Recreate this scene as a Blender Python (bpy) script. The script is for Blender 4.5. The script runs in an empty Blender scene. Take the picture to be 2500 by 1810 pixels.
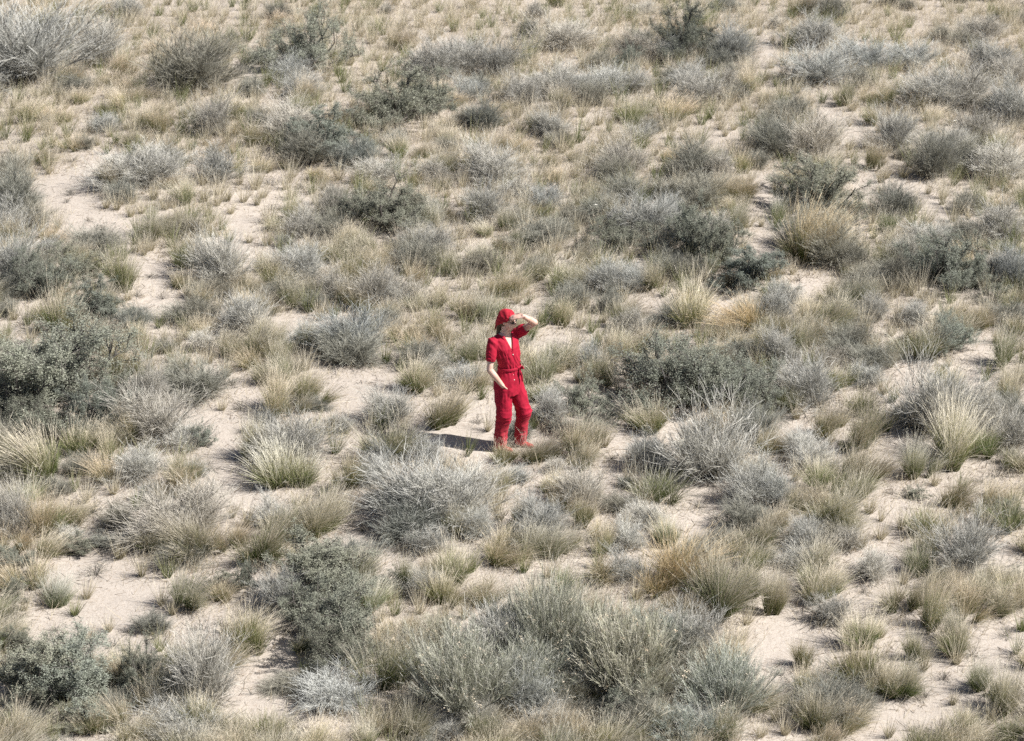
import bpy, bmesh, math, random
import numpy as np
from mathutils import Vector, noise as mnoise

scene = bpy.context.scene
COL = scene.collection
R = math.radians

# ------------------------------------------------------------------ camera, sky, sun, exposure
PITCH, FPX, CAMH = R(23.0), 6874.0, 13.3
cam_data = bpy.data.cameras.new('camera')
cam = bpy.data.objects.new('camera', cam_data); COL.objects.link(cam)
cam.location = (0, 0, CAMH); cam.rotation_euler = (math.pi/2 - PITCH, 0, 0)
cam_data.sensor_width = 36; cam_data.lens = FPX/2500*36
cam_data.clip_end = 500
cam_data.dof.use_dof = True; cam_data.dof.focus_distance = 30.0; cam_data.dof.aperture_fstop = 2.8
scene.camera = cam

SUN_TRAVEL = Vector((-1.62, 0.36, -1.70)).normalized()
world = bpy.data.worlds.new("World"); scene.world = world; world.use_nodes = True
wn = world.node_tree.nodes; wl = world.node_tree.links
sky = wn.new('ShaderNodeTexSky'); sky.sky_type = 'NISHITA'; sky.sun_disc = False
s_ = -SUN_TRAVEL
sky.sun_elevation = math.asin(s_.z); sky.sun_rotation = math.atan2(s_.x, s_.y)
sky.altitude = 800; sky.dust_density = 2.5; sky.air_density = 0.8
wl.new(sky.outputs[0], wn['Background'].inputs[0]); wn['Background'].inputs[1].default_value = 0.052
sd = bpy.data.lights.new('sun', 'SUN'); sd.energy = 5.0; sd.angle = R(0.5); sd.color = (1.0, 0.965, 0.92)
sun = bpy.data.objects.new('sun', sd); COL.objects.link(sun)
sun.rotation_euler = SUN_TRAVEL.to_track_quat('-Z', 'Y').to_euler(); sun.location = (12, 20, 25)
scene.view_settings.view_transform = 'Standard'; scene.view_settings.look = 'None'
scene.view_settings.exposure = 0.84; scene.view_settings.gamma = 1.0
scene.cycles.max_bounces = 6; scene.cycles.diffuse_bounces = 3; scene.cycles.transmission_bounces = 3
scene.cycles.use_denoising = False

rng = np.random.default_rng(11)
random.seed(11)

# ------------------------------------------------------------------ terrain
_ph = np.random.default_rng(5).uniform(0, 6.28, 64)
def height(x, y):
    x = np.asarray(x, float); y = np.asarray(y, float)
    z = 0.08*np.sin(x*0.55 + y*0.21 + _ph[0]) * np.sin(y*0.43 - x*0.15 + _ph[1])
    z += 0.018*np.sin(x*1.3 - y*0.7 + _ph[2])*np.sin(y*1.05 + x*0.4 + _ph[3])
    z += 0.004*np.sin(x*3.1 + y*1.9 + _ph[4])*np.sin(y*2.7 - x*1.2 + _ph[5])
    z += 0.002*np.sin(x*6.3 - y*4.1 + _ph[6])*np.sin(y*5.9 + x*3.3 + _ph[7])
    # the land falls away towards the far right
    u = np.clip((x*0.35 + (y - 38))/18.0, 0, None)
    z -= 1.5*u*u/(1 + 0.5*u)
    # foot patch levelled
    k = np.exp(-((x+0.1)**2 + (y-28.9)**2)/0.7)
    return z*(1-k)
cP, sP = math.cos(PITCH), math.sin(PITCH)
def ground_pt(px, py):
    dx, dv = (px-1250)/FPX, (905-py)/FPX
    d = np.array([dx, cP + dv*sP, -sP + dv*cP])
    t = CAMH/ -d[2]
    lo, hi = t*0.6, t*1.6
    for _ in range(40):
        m = (lo+hi)/2; p = d*m
        if CAMH + p[2] > float(height(p[0], p[1])): lo = m
        else: hi = m
    p = d*lo
    return p[0], p[1], float(height(p[0], p[1])), lo   # lo = depth along the view axis
def to_px(x, y, z):
    yy = y; zz = z-CAMH
    dep = yy*cP - zz*sP; v = yy*sP + zz*cP
    return 1250 + FPX*x/dep, 905 - FPX*v/dep, dep

# ------------------------------------------------------------------ helpers
def mesh_from(name, verts, faces_list, attrs=None, smooth=False):
    """verts (N,3); faces_list: list of (M,k) index arrays"""
    me = bpy.data.meshes.new(name)
    verts = np.asarray(verts, np.float32)
    me.vertices.add(len(verts)); me.vertices.foreach_set('co', verts.ravel())
    loops = np.concatenate([f.ravel() for f in faces_list]).astype(np.int32)
    sizes = np.concatenate([np.full(len(f), f.shape[1]) for f in faces_list]).astype(np.int32)
    starts = np.concatenate([[0], np.cumsum(sizes)[:-1]]).astype(np.int32)
    me.loops.add(len(loops)); me.loops.foreach_set('vertex_index', loops)
    me.polygons.add(len(sizes)); me.polygons.foreach_set('loop_start', starts)
    me.polygons.foreach_set('loop_total', sizes)
    if attrs:
        for k, v in attrs.items():
            a = me.attributes.new(k, 'FLOAT', 'POINT'); a.data.foreach_set('value', np.asarray(v, np.float32))
    me.update(calc_edges=True); me.validate(verbose=False)
    if smooth: me.shade_smooth()
    return me
def link(name, data, parent=None, mat=None):
    o = bpy.data.objects.new(name, data); COL.objects.link(o)
    if parent is not None: o.parent = parent
    if mat is not None: data.materials.append(mat)
    return o
def tag(o, label=None, cat=None, group=None, kind=None):
    if label: o['label'] = label
    if cat: o['category'] = cat
    if group: o['group'] = group
    if kind: o['kind'] = kind
    return o
def norm(v): return v/np.maximum(np.linalg.norm(v, axis=-1, keepdims=True), 1e-9)

# ------------------------------------------------------------------ materials
def nodes(name):
    m = bpy.data.materials.new(name); m.use_nodes = True
    nt = m.node_tree; b = nt.nodes['Principled BSDF']
    return m, nt, b
def ramp(nt, fac, stops):
    r = nt.nodes.new('ShaderNodeValToRGB'); e = r.color_ramp.elements
    while len(e) < len(stops): e.new(0.5)
    for i, (p, c) in enumerate(stops):
        e[i].position = p; e[i].color = (*c, 1)
    nt.links.new(fac, r.inputs[0]); return r.outputs[0]
def attr(nt, name):
    a = nt.nodes.new('ShaderNodeAttribute'); a.attribute_name = name; return a.outputs['Fac']
def math_(nt, op, a, b):
    n = nt.nodes.new('ShaderNodeMath'); n.operation = op
    for i, v in enumerate((a, b)):
        if hasattr(v, 'links'): nt.links.new(v, n.inputs[i])
        else: n.inputs[i].default_value = v
    return n.outputs[0]
def mixc(nt, fac, a, b, mode='MIX'):
    n = nt.nodes.new('ShaderNodeMix'); n.data_type = 'RGBA'; n.blend_type = mode
    for i, v in ((0, fac), (6, a), (7, b)):
        if hasattr(v, 'links'): nt.links.new(v, n.inputs[i])
        elif i == 0: n.inputs[0].default_value = v
        else: n.inputs[i].default_value = (*v, 1)
    return n.outputs[2]
def plant_mat(name, stops_a, stops_b, rough=0.75, transl=0.25, spec=0.25):
    """colour runs along each blade or twig (root to tip), each blade between two dyes, each plant with its own tint"""
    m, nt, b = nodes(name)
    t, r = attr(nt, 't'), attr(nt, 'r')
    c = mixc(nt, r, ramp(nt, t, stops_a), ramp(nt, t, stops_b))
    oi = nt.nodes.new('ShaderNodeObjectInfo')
    c = mixc(nt, 1.0, c, oi.outputs['Color'], 'MULTIPLY')
    nt.links.new(c, b.inputs['Base Color'])
    b.inputs['Roughness'].default_value = rough; b.inputs['Specular IOR Level'].default_value = spec
    if transl > 0:
        tr = nt.nodes.new('ShaderNodeBsdfTranslucent'); nt.links.new(c, tr.inputs[0])
        mx = nt.nodes.new('ShaderNodeMixShader'); mx.inputs[0].default_value = transl
        nt.links.new(b.outputs[0], mx.inputs[1]); nt.links.new(tr.outputs[0], mx.inputs[2])
        nt.links.new(mx.outputs[0], nt.nodes['Material Output'].inputs[0])
    return m
M = {}
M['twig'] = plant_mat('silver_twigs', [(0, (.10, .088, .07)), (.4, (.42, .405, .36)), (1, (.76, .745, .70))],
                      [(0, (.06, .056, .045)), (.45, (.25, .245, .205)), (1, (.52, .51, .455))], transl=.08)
M['wood'] = plant_mat('dark_wood', [(0, (.055, .048, .042)), (1, (.16, .145, .13))], [(0, (.032, .029, .027)), (1, (.11, .10, .09))], transl=0)
M['sage'] = plant_mat('sage_leaf', [(0, (.20, .21, .155)), (1, (.46, .47, .395))], [(0, (.10, .11, .075)), (1, (.27, .28, .215))], transl=.18)
M['rabbit'] = plant_mat('rabbitbrush_stems', [(0, (.10, .10, .07)), (.4, (.26, .275, .195)), (1, (.50, .52, .40))],
                        [(0, (.11, .10, .085)), (.4, (.34, .33, .285)), (1, (.66, .645, .59))], transl=.12)
M['blade'] = plant_mat('green_blades', [(0, (.055, .085, .020)), (.5, (.115, .155, .042)), (.8, (.25, .26, .12)), (1, (.48, .44, .29))],
                       [(0, (.08, .10, .035)), (.45, (.17, .20, .075)), (.8, (.35, .34, .20)), (1, (.58, .53, .39))], transl=.2)
M['straw'] = plant_mat('straw_blades', [(0, (.24, .215, .13)), (.5, (.56, .50, .37)), (1, (.80, .74, .62))],
                       [(0, (.16, .155, .08)), (.5, (.38, .35, .24)), (1, (.64, .58, .47))], transl=.18)
M['flowerhead'] = plant_mat('tan_seed_head', [(0, (.66, .57, .44)), (1, (.78, .70, .58))], [(0, (.55, .46, .32)), (1, (.68, .59, .46))], transl=.1)

def simple(name, col, rough=.7, spec=.3, sheen=0):
    m, nt, b = nodes(name); b.inputs['Base Color'].default_value = (*col, 1)
    b.inputs['Roughness'].default_value = rough; b.inputs['Specular IOR Level'].default_value = spec
    if sheen: b.inputs['Sheen Weight'].default_value = sheen
    return m

def sand_mat():
    m, nt, b = nodes('pale_sand')
    tc = nt.nodes.new('ShaderNodeTexCoord').outputs['Object']
    def nz(scale, detail=6, rough=.6):
        n = nt.nodes.new('ShaderNodeTexNoise'); n.inputs['Scale'].default_value = scale
        n.inputs['Detail'].default_value = detail; n.inputs['Roughness'].default_value = rough
        nt.links.new(tc, n.inputs['Vector']); return n.outputs['Fac']
    c = ramp(nt, nz(.35), [(.35, (.405, .36, .312)), (.65, (.475, .427, .376))])
    c2 = ramp(nt, nz(7, 8, .7), [(.3, (.37, .328, .283)), (.62, (.475, .427, .378))])
    c = mixc(nt, .45, c, c2)
    grit = ramp(nt, nz(75, 3, .7), [(.30, (.45, .36, .28)), (.42, (1, 1, 1))])
    c = mixc(nt, .65, c, grit, 'MULTIPLY')
    lit = ramp(nt, nz(26, 6, .75), [(.36, (.50, .42, .33)), (.47, (1, 1, 1))])
    c = mixc(nt, .55, c, lit, 'MULTIPLY')
    nt.links.new(c, b.inputs['Base Color'])
    b.inputs['Roughness'].default_value = .95; b.inputs['Specular IOR Level'].default_value = .1
    b1 = nt.nodes.new('ShaderNodeBump'); b1.inputs['Strength'].default_value = .35; b1.inputs['Distance'].default_value = .05
    nt.links.new(nz(5, 8, .62), b1.inputs['Height'])
    b2 = nt.nodes.new('ShaderNodeBump'); b2.inputs['Strength'].default_value = .45; b2.inputs['Distance'].default_value = .012
    nt.links.new(nz(38, 5, .7), b2.inputs['Height']); nt.links.new(b1.outputs[0], b2.inputs['Normal'])
    nt.links.new(b2.outputs[0], b.inputs['Normal'])
    return m

# ------------------------------------------------------------------ ground sheet
def ground():
    xs = np.concatenate([np.linspace(-120, -14, 40, endpoint=False), np.linspace(-14, 14, 420, endpoint=False), np.linspace(14, 120, 41)])
    ys = np.concatenate([np.linspace(-20, 20, 24, endpoint=False), np.linspace(20, 60, 620, endpoint=False), np.linspace(60, 320, 60)])
    X, Y = np.meshgrid(xs, ys)
    inn = np.exp(-np.maximum(np.abs(X)-14, 0)/6)*np.exp(-np.maximum(np.maximum(Y-60, 20-Y), 0)/6)
    Z = height(X, Y)
    # small hummocks and footprints in the middle ground
    n = len(xs)
    v = np.stack([X.ravel(), Y.ravel(), Z.ravel()], 1)
    i, j = np.meshgrid(np.arange(n-1), np.arange(len(ys)-1)); a = (j*n+i).ravel()
    f = np.stack([a, a+1, a+n+1, a+n], 1)
    o = link('ground', mesh_from('ground', v, [f], smooth=True), None, sand_mat())
    tag(o, 'pale pinkish desert sand between the shrubs', None, None, 'structure')
ground()

# ------------------------------------------------------------------ ribbons: every blade and twig
def ribbons(root, d, L, w, bend, segs=3, taper=.25, t0=0., t1=1., r=None, twist=None, g=rng):
    """curved tapering strips; returns verts, faces, t, r, and a sampler of points on them"""
    N = len(root); d = norm(d); L = np.broadcast_to(np.asarray(L, float), (N,)); w = np.broadcast_to(np.asarray(w, float), (N,))
    if r is None: r = g.random(N)
    s = np.linspace(0, 1, segs+1)
    P = root[:, None] + d[:, None]*(L[:, None]*s)[..., None] + bend[:, None]*(L[:, None]*s**2)[..., None]
    T = norm(d[:, None] + 2*bend[:, None]*s[None, :, None])
    q = norm(g.normal(size=(N, 3)))
    side = norm(np.cross(T, q[:, None]))
    W = w[:, None]*(1 - (1-taper)*s[None])*.5
    A = P + side*W[..., None]; B = P - side*W[..., None]
    V = np.stack([A, B], 2).reshape(-1, 3)
    k = 2*(segs+1)
    base = (np.arange(N)*k)[:, None] + (np.arange(segs)*2)[None]
    base = base.ravel()
    F = np.stack([base, base+1, base+3, base+2], 1)
    tt = np.broadcast_to((t0 + (t1-t0)*s)[None, :, None], (N, segs+1, 2)) if np.isscalar(t0) else \
        np.broadcast_to((t0[:, None] + (t1-t0)[:, None]*s[None])[:, :, None], (N, segs+1, 2))
    rr = np.broadcast_to(r[:, None, None], (N, segs+1, 2))
    return dict(V=V, F=F, t=tt.ravel(), r=rr.ravel(), root=root, d=d, L=L, bend=bend)
def on(rb, idx, s):
    return rb['root'][idx] + rb['d'][idx]*(rb['L'][idx]*s)[:, None] + rb['bend'][idx]*(rb['L'][idx]*s*s)[:, None]
def tan(rb, idx, s): return norm(rb['d'][idx] + 2*rb['bend'][idx]*s[:, None])
def pack(name, parts, mat):
    V, F, t, r, off = [], [], [], [], 0
    for p in parts:
        V.append(p['V']); F.append(p['F']+off); t.append(p['t']); r.append(p['r']); off += len(p['V'])
    me = mesh_from(name, np.concatenate(V), [np.concatenate(F)], dict(t=np.concatenate(t), r=np.concatenate(r)))
    me.materials.append(mat); return me
def fan(N, spread, g, lean=(0, 0)):
    """directions round the vertical: spread = tangent of the widest angle"""
    a = g.uniform(0, 2*np.pi, N); q = spread*np.sqrt(g.random(N))
    return norm(np.stack([np.cos(a)*q+lean[0], np.sin(a)*q+lean[1], np.ones(N)], 1))

# every prototype is modelled about 1 m wide and 1 m tall over its base and scaled where it stands
def shell(g, n, spread_exp=.5):
    """directions from the base centre to a dome, evenly over solid angle"""
    a = g.uniform(0, 2*np.pi, n); z = g.uniform(0.02, 1, n)**spread_exp
    q = np.sqrt(np.maximum(1-z*z, 0))
    return np.stack([np.cos(a)*q, np.sin(a)*q, z], 1)
def proto_grey(seed, dense=1.0, lean=.0):
    g = np.random.default_rng(seed)
    n0 = 64
    d0 = shell(g, n0, .62) + np.array([lean, 0, 0]); d0 /= np.maximum(np.linalg.norm(d0, axis=1, keepdims=True), .001)
    root = g.normal(size=(n0, 3))*np.array([.035, .035, 0])
    az = np.arctan2(d0[:, 1], d0[:, 0]); lob = .72 + .17*np.sin(2*az+seed*2.3)+.16*np.sin(5*az+seed) + g.normal(size=n0)*.13
    reach = .40*lob                              # horizontal radius .5
    L0 = np.sqrt((d0[:, 0]*.95*reach/.4*.36)**2 + (d0[:, 1]*reach/.4*.36)**2 + (d0[:, 2]*.55)**2)
    dd = np.stack([d0[:, 0]*.36*lob, d0[:, 1]*.36*lob, d0[:, 2]*.58*lob], 1)
    L0 = np.linalg.norm(dd, axis=1)
    s0 = ribbons(root, dd, L0, .0105, np.stack([g.normal(size=n0)*.1, g.normal(size=n0)*.1, .18+0*d0[:, 0]], 1)*.6, 4, .4, 0, .35, g=g)
    n1 = int(1200*dense); i1 = g.integers(0, n0, n1); q1 = g.uniform(.12, 1, n1)
    p1 = on(s0, i1, q1); dir1 = norm(tan(s0, i1, q1) + g.normal(size=(n1, 3))*.38 + np.array([0, 0, .12]))
    s1 = ribbons(p1, dir1, g.uniform(.16, .34, n1)*lob[i1], .0042, g.normal(size=(n1, 3))*.12 + np.array([0, 0, .10]), 3, .5, .15, .7, g=g)
    n2 = int(9500*dense); i2 = g.integers(0, n1, n2); q2 = g.uniform(.2, 1, n2)
    p2 = on(s1, i2, q2); dir2 = norm(tan(s1, i2, q2) + g.normal(size=(n2, 3))*.34 + np.array([0, 0, .1]))
    s2 = ribbons(p2, dir2, g.uniform(.06, .17, n2), .0029, g.normal(size=(n2, 3))*.12, 2, .35, .45, 1., g=g)
    for s in (s1, s2): s['V'][:, 2] = np.maximum(s['V'][:, 2], .0)
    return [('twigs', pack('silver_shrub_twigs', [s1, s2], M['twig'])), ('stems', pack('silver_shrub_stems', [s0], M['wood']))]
def crooked(g, start, d, L, w, n=5, jit=.35):
    pts = [start]; dirs = [d]
    for k in range(n):
        d = d + g.normal(size=3)*jit; d[2] = max(d[2], .05); d = d/np.linalg.norm(d); dirs.append(d)
        pts.append(pts[-1]+d*L/n)
    return np.array(pts), np.linspace(w, w*.35, n+1)
def limb_mesh(limbs, mat, name):
    V, F, t, r, off = [], [], [], [], 0
    for P, W, rv in limbs:
        n = len(P); T = norm(np.gradient(P, axis=0)); u = norm(np.cross(T, np.array([.31, .9, .2]))); v = np.cross(T, u)
        k = 5; a = np.arange(k)*2*np.pi/k
        ring = P[:, None] + W[:, None, None]*.5*(np.cos(a)[None, :, None]*u[:, None] + np.sin(a)[None, :, None]*v[:, None])
        V.append(ring.reshape(-1, 3)); i, j = np.meshgrid(np.arange(n-1), np.arange(k), indexing='ij'); j2 = (j+1) % k
        F.append(np.stack([i*k+j, i*k+j2, (i+1)*k+j2, (i+1)*k+j], -1).reshape(-1, 4)+off)
        t.append(np.repeat(np.linspace(0, 1, n), k)); r.append(np.full(n*k, rv)); off += n*k
    me = mesh_from(name, np.concatenate(V), [np.concatenate(F)], dict(t=np.concatenate(t), r=np.concatenate(r)), smooth=True)
    me.materials.append(mat); return me
def leaves(P, D, L, w, g):
    """small lens-shaped leaves, one four-cornered face each"""
    N = len(P); q = norm(g.normal(size=(N, 3))); side = norm(np.cross(D, q)); L = L[:, None]; w = w[:, None]
    V = np.stack([P, P+D*L*.55+side*w*.5, P+D*L, P+D*L*.55-side*w*.5], 1).reshape(-1, 3)
    b = (np.arange(N)*4)[:, None]; F = b+np.arange(4)[None]
    r = np.repeat(g.random(N), 4); t = np.tile([0, .6, 1, .6], N)
    return dict(V=V, F=F, t=t, r=r)
def proto_sage(seed, airy=1.0, nleaf=9000):
    g = np.random.default_rng(seed); limbs = []; tips = []
    for k in range(13):
        a = g.uniform(0, 6.28); e = g.uniform(.25, 1.3)
        d = np.array([math.cos(a)*math.cos(e), math.sin(a)*math.cos(e), math.sin(e)])
        P, W = crooked(g, g.normal(size=3)*np.array([.03, .03, 0]), d, g.uniform(.38, .62), .026, 5, .28)
        limbs.append((P, W, g.random()))
        for m in range(7):
            i = g.integers(1, 6); d2 = norm(P[i]-P[i-1]+g.normal(size=3)*.09)
            Q, W2 = crooked(g, P[i], d2, g.uniform(.14, .28), .011, 4, .35); limbs.append((Q, W2, g.random()))
            for m2 in range(6):
                j = g.integers(1, 5); d3 = norm(Q[j]-Q[j-1]+g.normal(size=3)*.06)
                S, W3 = crooked(g, Q[j], d3, g.uniform(.06, .15), .0055, 3, .35); limbs.append((S, W3, g.random())); tips.append(S)
    tips = np.array(tips); c = tips[g.integers(0, len(tips), nleaf//14)]
    k = g.random((len(c), 1))*3; ki = np.minimum(k.astype(int), 2)[:, 0]; ctr = c[np.arange(len(c)), ki] + (c[np.arange(len(c)), ki+1]-c[np.arange(len(c)), ki])*(k-ki[:, None])
    P = np.repeat(ctr, 14, 0) + g.normal(size=(len(c)*14, 3))*.016*airy; P[:, 2] = np.abs(P[:, 2])
    D = norm(g.normal(size=P.shape) + np.array([0, 0, .7]))
    sc = [.5/max(np.abs(P[:, :2]).max()*.86, .1)]*2+[1/np.quantile(P[:, 2], .99)]; S3 = np.array(sc)
    lf = leaves(P*S3, D, g.uniform(.010, .024, len(P)), g.uniform(.004, .0075, len(P)), g)
    limbs = [(P_*S3, W_, r_) for P_, W_, r_ in limbs]
    return [('foliage', pack('sage_foliage', [lf], M['sage'])), ('branches', limb_mesh(limbs, M['wood'], 'sage_branches'))]
def proto_rabbit(seed, heads=True):
    g = np.random.default_rng(seed); n0 = 90
    d0 = shell(g, n0, .5); dd = d0*np.array([.40, .40, .62])*(.8+.25*g.random((n0, 1)))
    root = g.normal(size=(n0, 3))*np.array([.05, .05, 0]); L0 = np.linalg.norm(dd, axis=1)
    bz = np.stack([g.normal(size=n0)*.08, g.normal(size=n0)*.08, .25+0*L0], 1)
    s0 = ribbons(root, dd, L0, .010, bz, 4, .4, 0, .4, g=g)
    n1 = 2200; i1 = g.integers(0, n0, n1); q1 = g.uniform(.35, 1, n1)
    d1 = norm(tan(s0, i1, q1)+g.normal(size=(n1, 3))*.20+np.array([0, 0, .25]))
    s1 = ribbons(on(s0, i1, q1), d1, g.uniform(.15, .32, n1), .0040, g.normal(size=(n1, 3))*.05+np.array([0, 0, .12]), 3, .5, .2, .8, g=g)
    n2 = 8000; i2 = g.integers(0, n1, n2); q2 = g.uniform(.3, 1, n2)
    s2 = ribbons(on(s1, i2, q2), norm(tan(s1, i2, q2)+g.normal(size=(n2, 3))*.28), g.uniform(.03, .09, n2), .0030, g.normal(size=(n2, 3))*.1, 1, .4, .5, 1, g=g)
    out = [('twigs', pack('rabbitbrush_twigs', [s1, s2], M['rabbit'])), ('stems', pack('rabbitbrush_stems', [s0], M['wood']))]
    if heads:
        tipi = g.choice(n1, 60); P = on(s1, tipi, np.ones(60)); P = np.repeat(P, 9, 0)+g.normal(size=(540, 3))*.010
        lf = leaves(P, norm(g.normal(size=P.shape)+np.array([0, 0, 1])), g.uniform(.010, .018, 540), g.uniform(.006, .010, 540), g)
        out.append(('blossoms', pack('tan_seed_heads', [lf], M['flowerhead'])))
    return out
def proto_bunch(seed, dry=.5, n=1500, droop=1.0, lean=(.12, .05)):
    g = np.random.default_rng(seed)
    # a tuft is several crowns grown together, each with its own tilt and length
    nc = 7; cc = g.normal(size=(nc, 2))*.13; cl = g.uniform(.65, 1.1, nc); ct = g.normal(size=(nc, 2))*.16
    def blades(N, spread, lo, hi, w, dr, t0, t1, segs=4):
        ci = g.integers(0, nc, N); a = g.uniform(0, 2*np.pi, N); rad = .06*np.sqrt(g.random(N))
        root = np.stack([cc[ci, 0]+np.cos(a)*rad, cc[ci, 1]+np.sin(a)*rad, np.zeros(N)], 1)
        q = spread*g.random(N)**.8; a2 = g.uniform(0, 2*np.pi, N)
        d = norm(np.stack([np.cos(a2)*q+lean[0]+ct[ci, 0]+cc[ci, 0]*1.2, np.sin(a2)*q+lean[1]+ct[ci, 1]+cc[ci, 1]*1.2, np.ones(N)], 1))
        L = (lo+(hi-lo)*g.beta(2.2, 2.2, N))*cl[ci]
        out = np.stack([d[:, 0], d[:, 1], 0*L], 1)
        b = out*.28*dr + np.stack([0*L+.10*dr, 0*L, -.36*dr*g.uniform(.1, 1.7, N)*np.hypot(d[:, 0], d[:, 1])], 1) + g.normal(size=(N, 3))*.04
        return ribbons(root, d, L, w, b*L[:, None], segs, .2, t0, t1, g=g)
    low = blades(int(n*.60), .75, .30, .85, .0078, droop, 0, .85)
    parts = [('blades', pack('grass_blades', [low], M['blade']))]
    hi_ = blades(int(n*(.10+.30*dry)), .55, .55, 1.30, .0072, droop*.8, .1, 1., 5)
    m = int(n*(.08+.30*dry)); i = g.integers(0, len(hi_['L']), m); q = g.uniform(.55, 1, m)
    awn = ribbons(on(hi_, i, q), norm(tan(hi_, i, q)+g.normal(size=(m, 3))*.22), g.uniform(.06, .2, m), .0060, g.normal(size=(m, 3))*.04, 2, .3, .6, 1, g=g)
    # last year's blades fold over and touch the sand
    k = int(n*.06); low2 = blades(k, .9, .5, .95, .0075, 2.6, .35, 1, 6)
    for s in (low, hi_, awn, low2): s['V'][:, 2] = np.maximum(s['V'][:, 2], -.02)
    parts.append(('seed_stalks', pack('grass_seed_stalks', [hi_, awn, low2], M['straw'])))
    return parts
def proto_dead(seed):
    """low sprig of bare dark stems"""
    g = np.random.default_rng(seed); n0 = 22
    d0 = shell(g, n0, .8)*np.array([.5, .5, .8]); L0 = np.linalg.norm(d0, axis=1)
    s0 = ribbons(g.normal(size=(n0, 3))*np.array([.03, .03, 0]), d0, L0, .014, g.normal(size=(n0, 3))*.15, 4, .4, 0, .9, g=g)
    n1 = 260; i1 = g.integers(0, n0, n1); q1 = g.uniform(.2, 1, n1)
    s1 = ribbons(on(s0, i1, q1), norm(tan(s0, i1, q1)+g.normal(size=(n1, 3))*.55), g.uniform(.08, .28, n1), .009, g.normal(size=(n1, 3))*.15, 2, .4, .2, 1, g=g)
    s1['V'][:, 2] = np.maximum(s1['V'][:, 2], 0)
    return [('twigs', pack('sprig_twigs', [s1], M['twig'])), ('stems', pack('sprig_stems', [s0], M['wood']))]

PROTO = {
    'g': [proto_grey(s, dense=d_, lean=l_) for s, d_, l_ in ((1, 1, .2), (2, 1.1, 0), (3, .8, .35), (4, 1, .1), (5, 1.15, .3), (6, .65, .15), (7, .9, .45), (8, 1.1, .25), (9, .75, 0))],
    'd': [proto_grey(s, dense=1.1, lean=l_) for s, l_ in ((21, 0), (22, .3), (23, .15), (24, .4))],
    's': [proto_sage(s, a_, n_) for s, a_, n_ in ((31, 1, 38000), (32, 1.1, 36000), (33, .9, 42000), (34, 1.1, 34000), (35, 1, 40000))],
    'r': [proto_rabbit(s) for s in (41, 42, 43)],
    'b': [proto_bunch(s, dry=dd_, n=n_, lean=l_) for s, dd_, n_, l_ in ((51, .5, 2200, (.12, .05)), (52, .25, 2000, (.2, 0)), (53, .6, 2200, (.05, .1)),
          (54, .35, 2300, (.15, -.1)), (55, .5, 1500, (.25, .05)), (56, .15, 2000, (.0, .0)), (57, .7, 2200, (.18, .1)), (58, .4, 1300, (.1, 0)), (59, .8, 1800, (.22, 0)), (60, .1, 1500, (.1, .1)), (66, .3, 2600, (.3, -.05)), (67, .2, 1000, (.05, 0)))],
    'y': [proto_bunch(s, dry=1.5, n=n_, droop=1.3, lean=l_) for s, l_, n_ in ((61, (.2, 0), 1100), (62, (.35, .1), 850), (63, (.1, -.1), 1200), (64, (.25, .1), 700), (65, (.15, 0), 950))],
    't': [proto_dead(s) for s in (71, 72, 73)],
}
PROTO['o'] = PROTO['y']

# real extent of every prototype, so that each plant is set to its own measured size
EXT = {}
for _k, _l in PROTO.items():
    for _i, _pr in enumerate(_l):
        cs = []
        for _n, _me in _pr:
            c = np.zeros(len(_me.vertices)*3, np.float32); _me.vertices.foreach_get('co', c); cs.append(c.reshape(-1, 3))
        c = np.concatenate(cs); EXT[(_k, _i)] = (max(np.quantile(c[:, 0], .985)-np.quantile(c[:, 0], .015), np.quantile(c[:, 1], .985)-np.quantile(c[:, 1], .015)), np.quantile(c[:, 2], .994))
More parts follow.
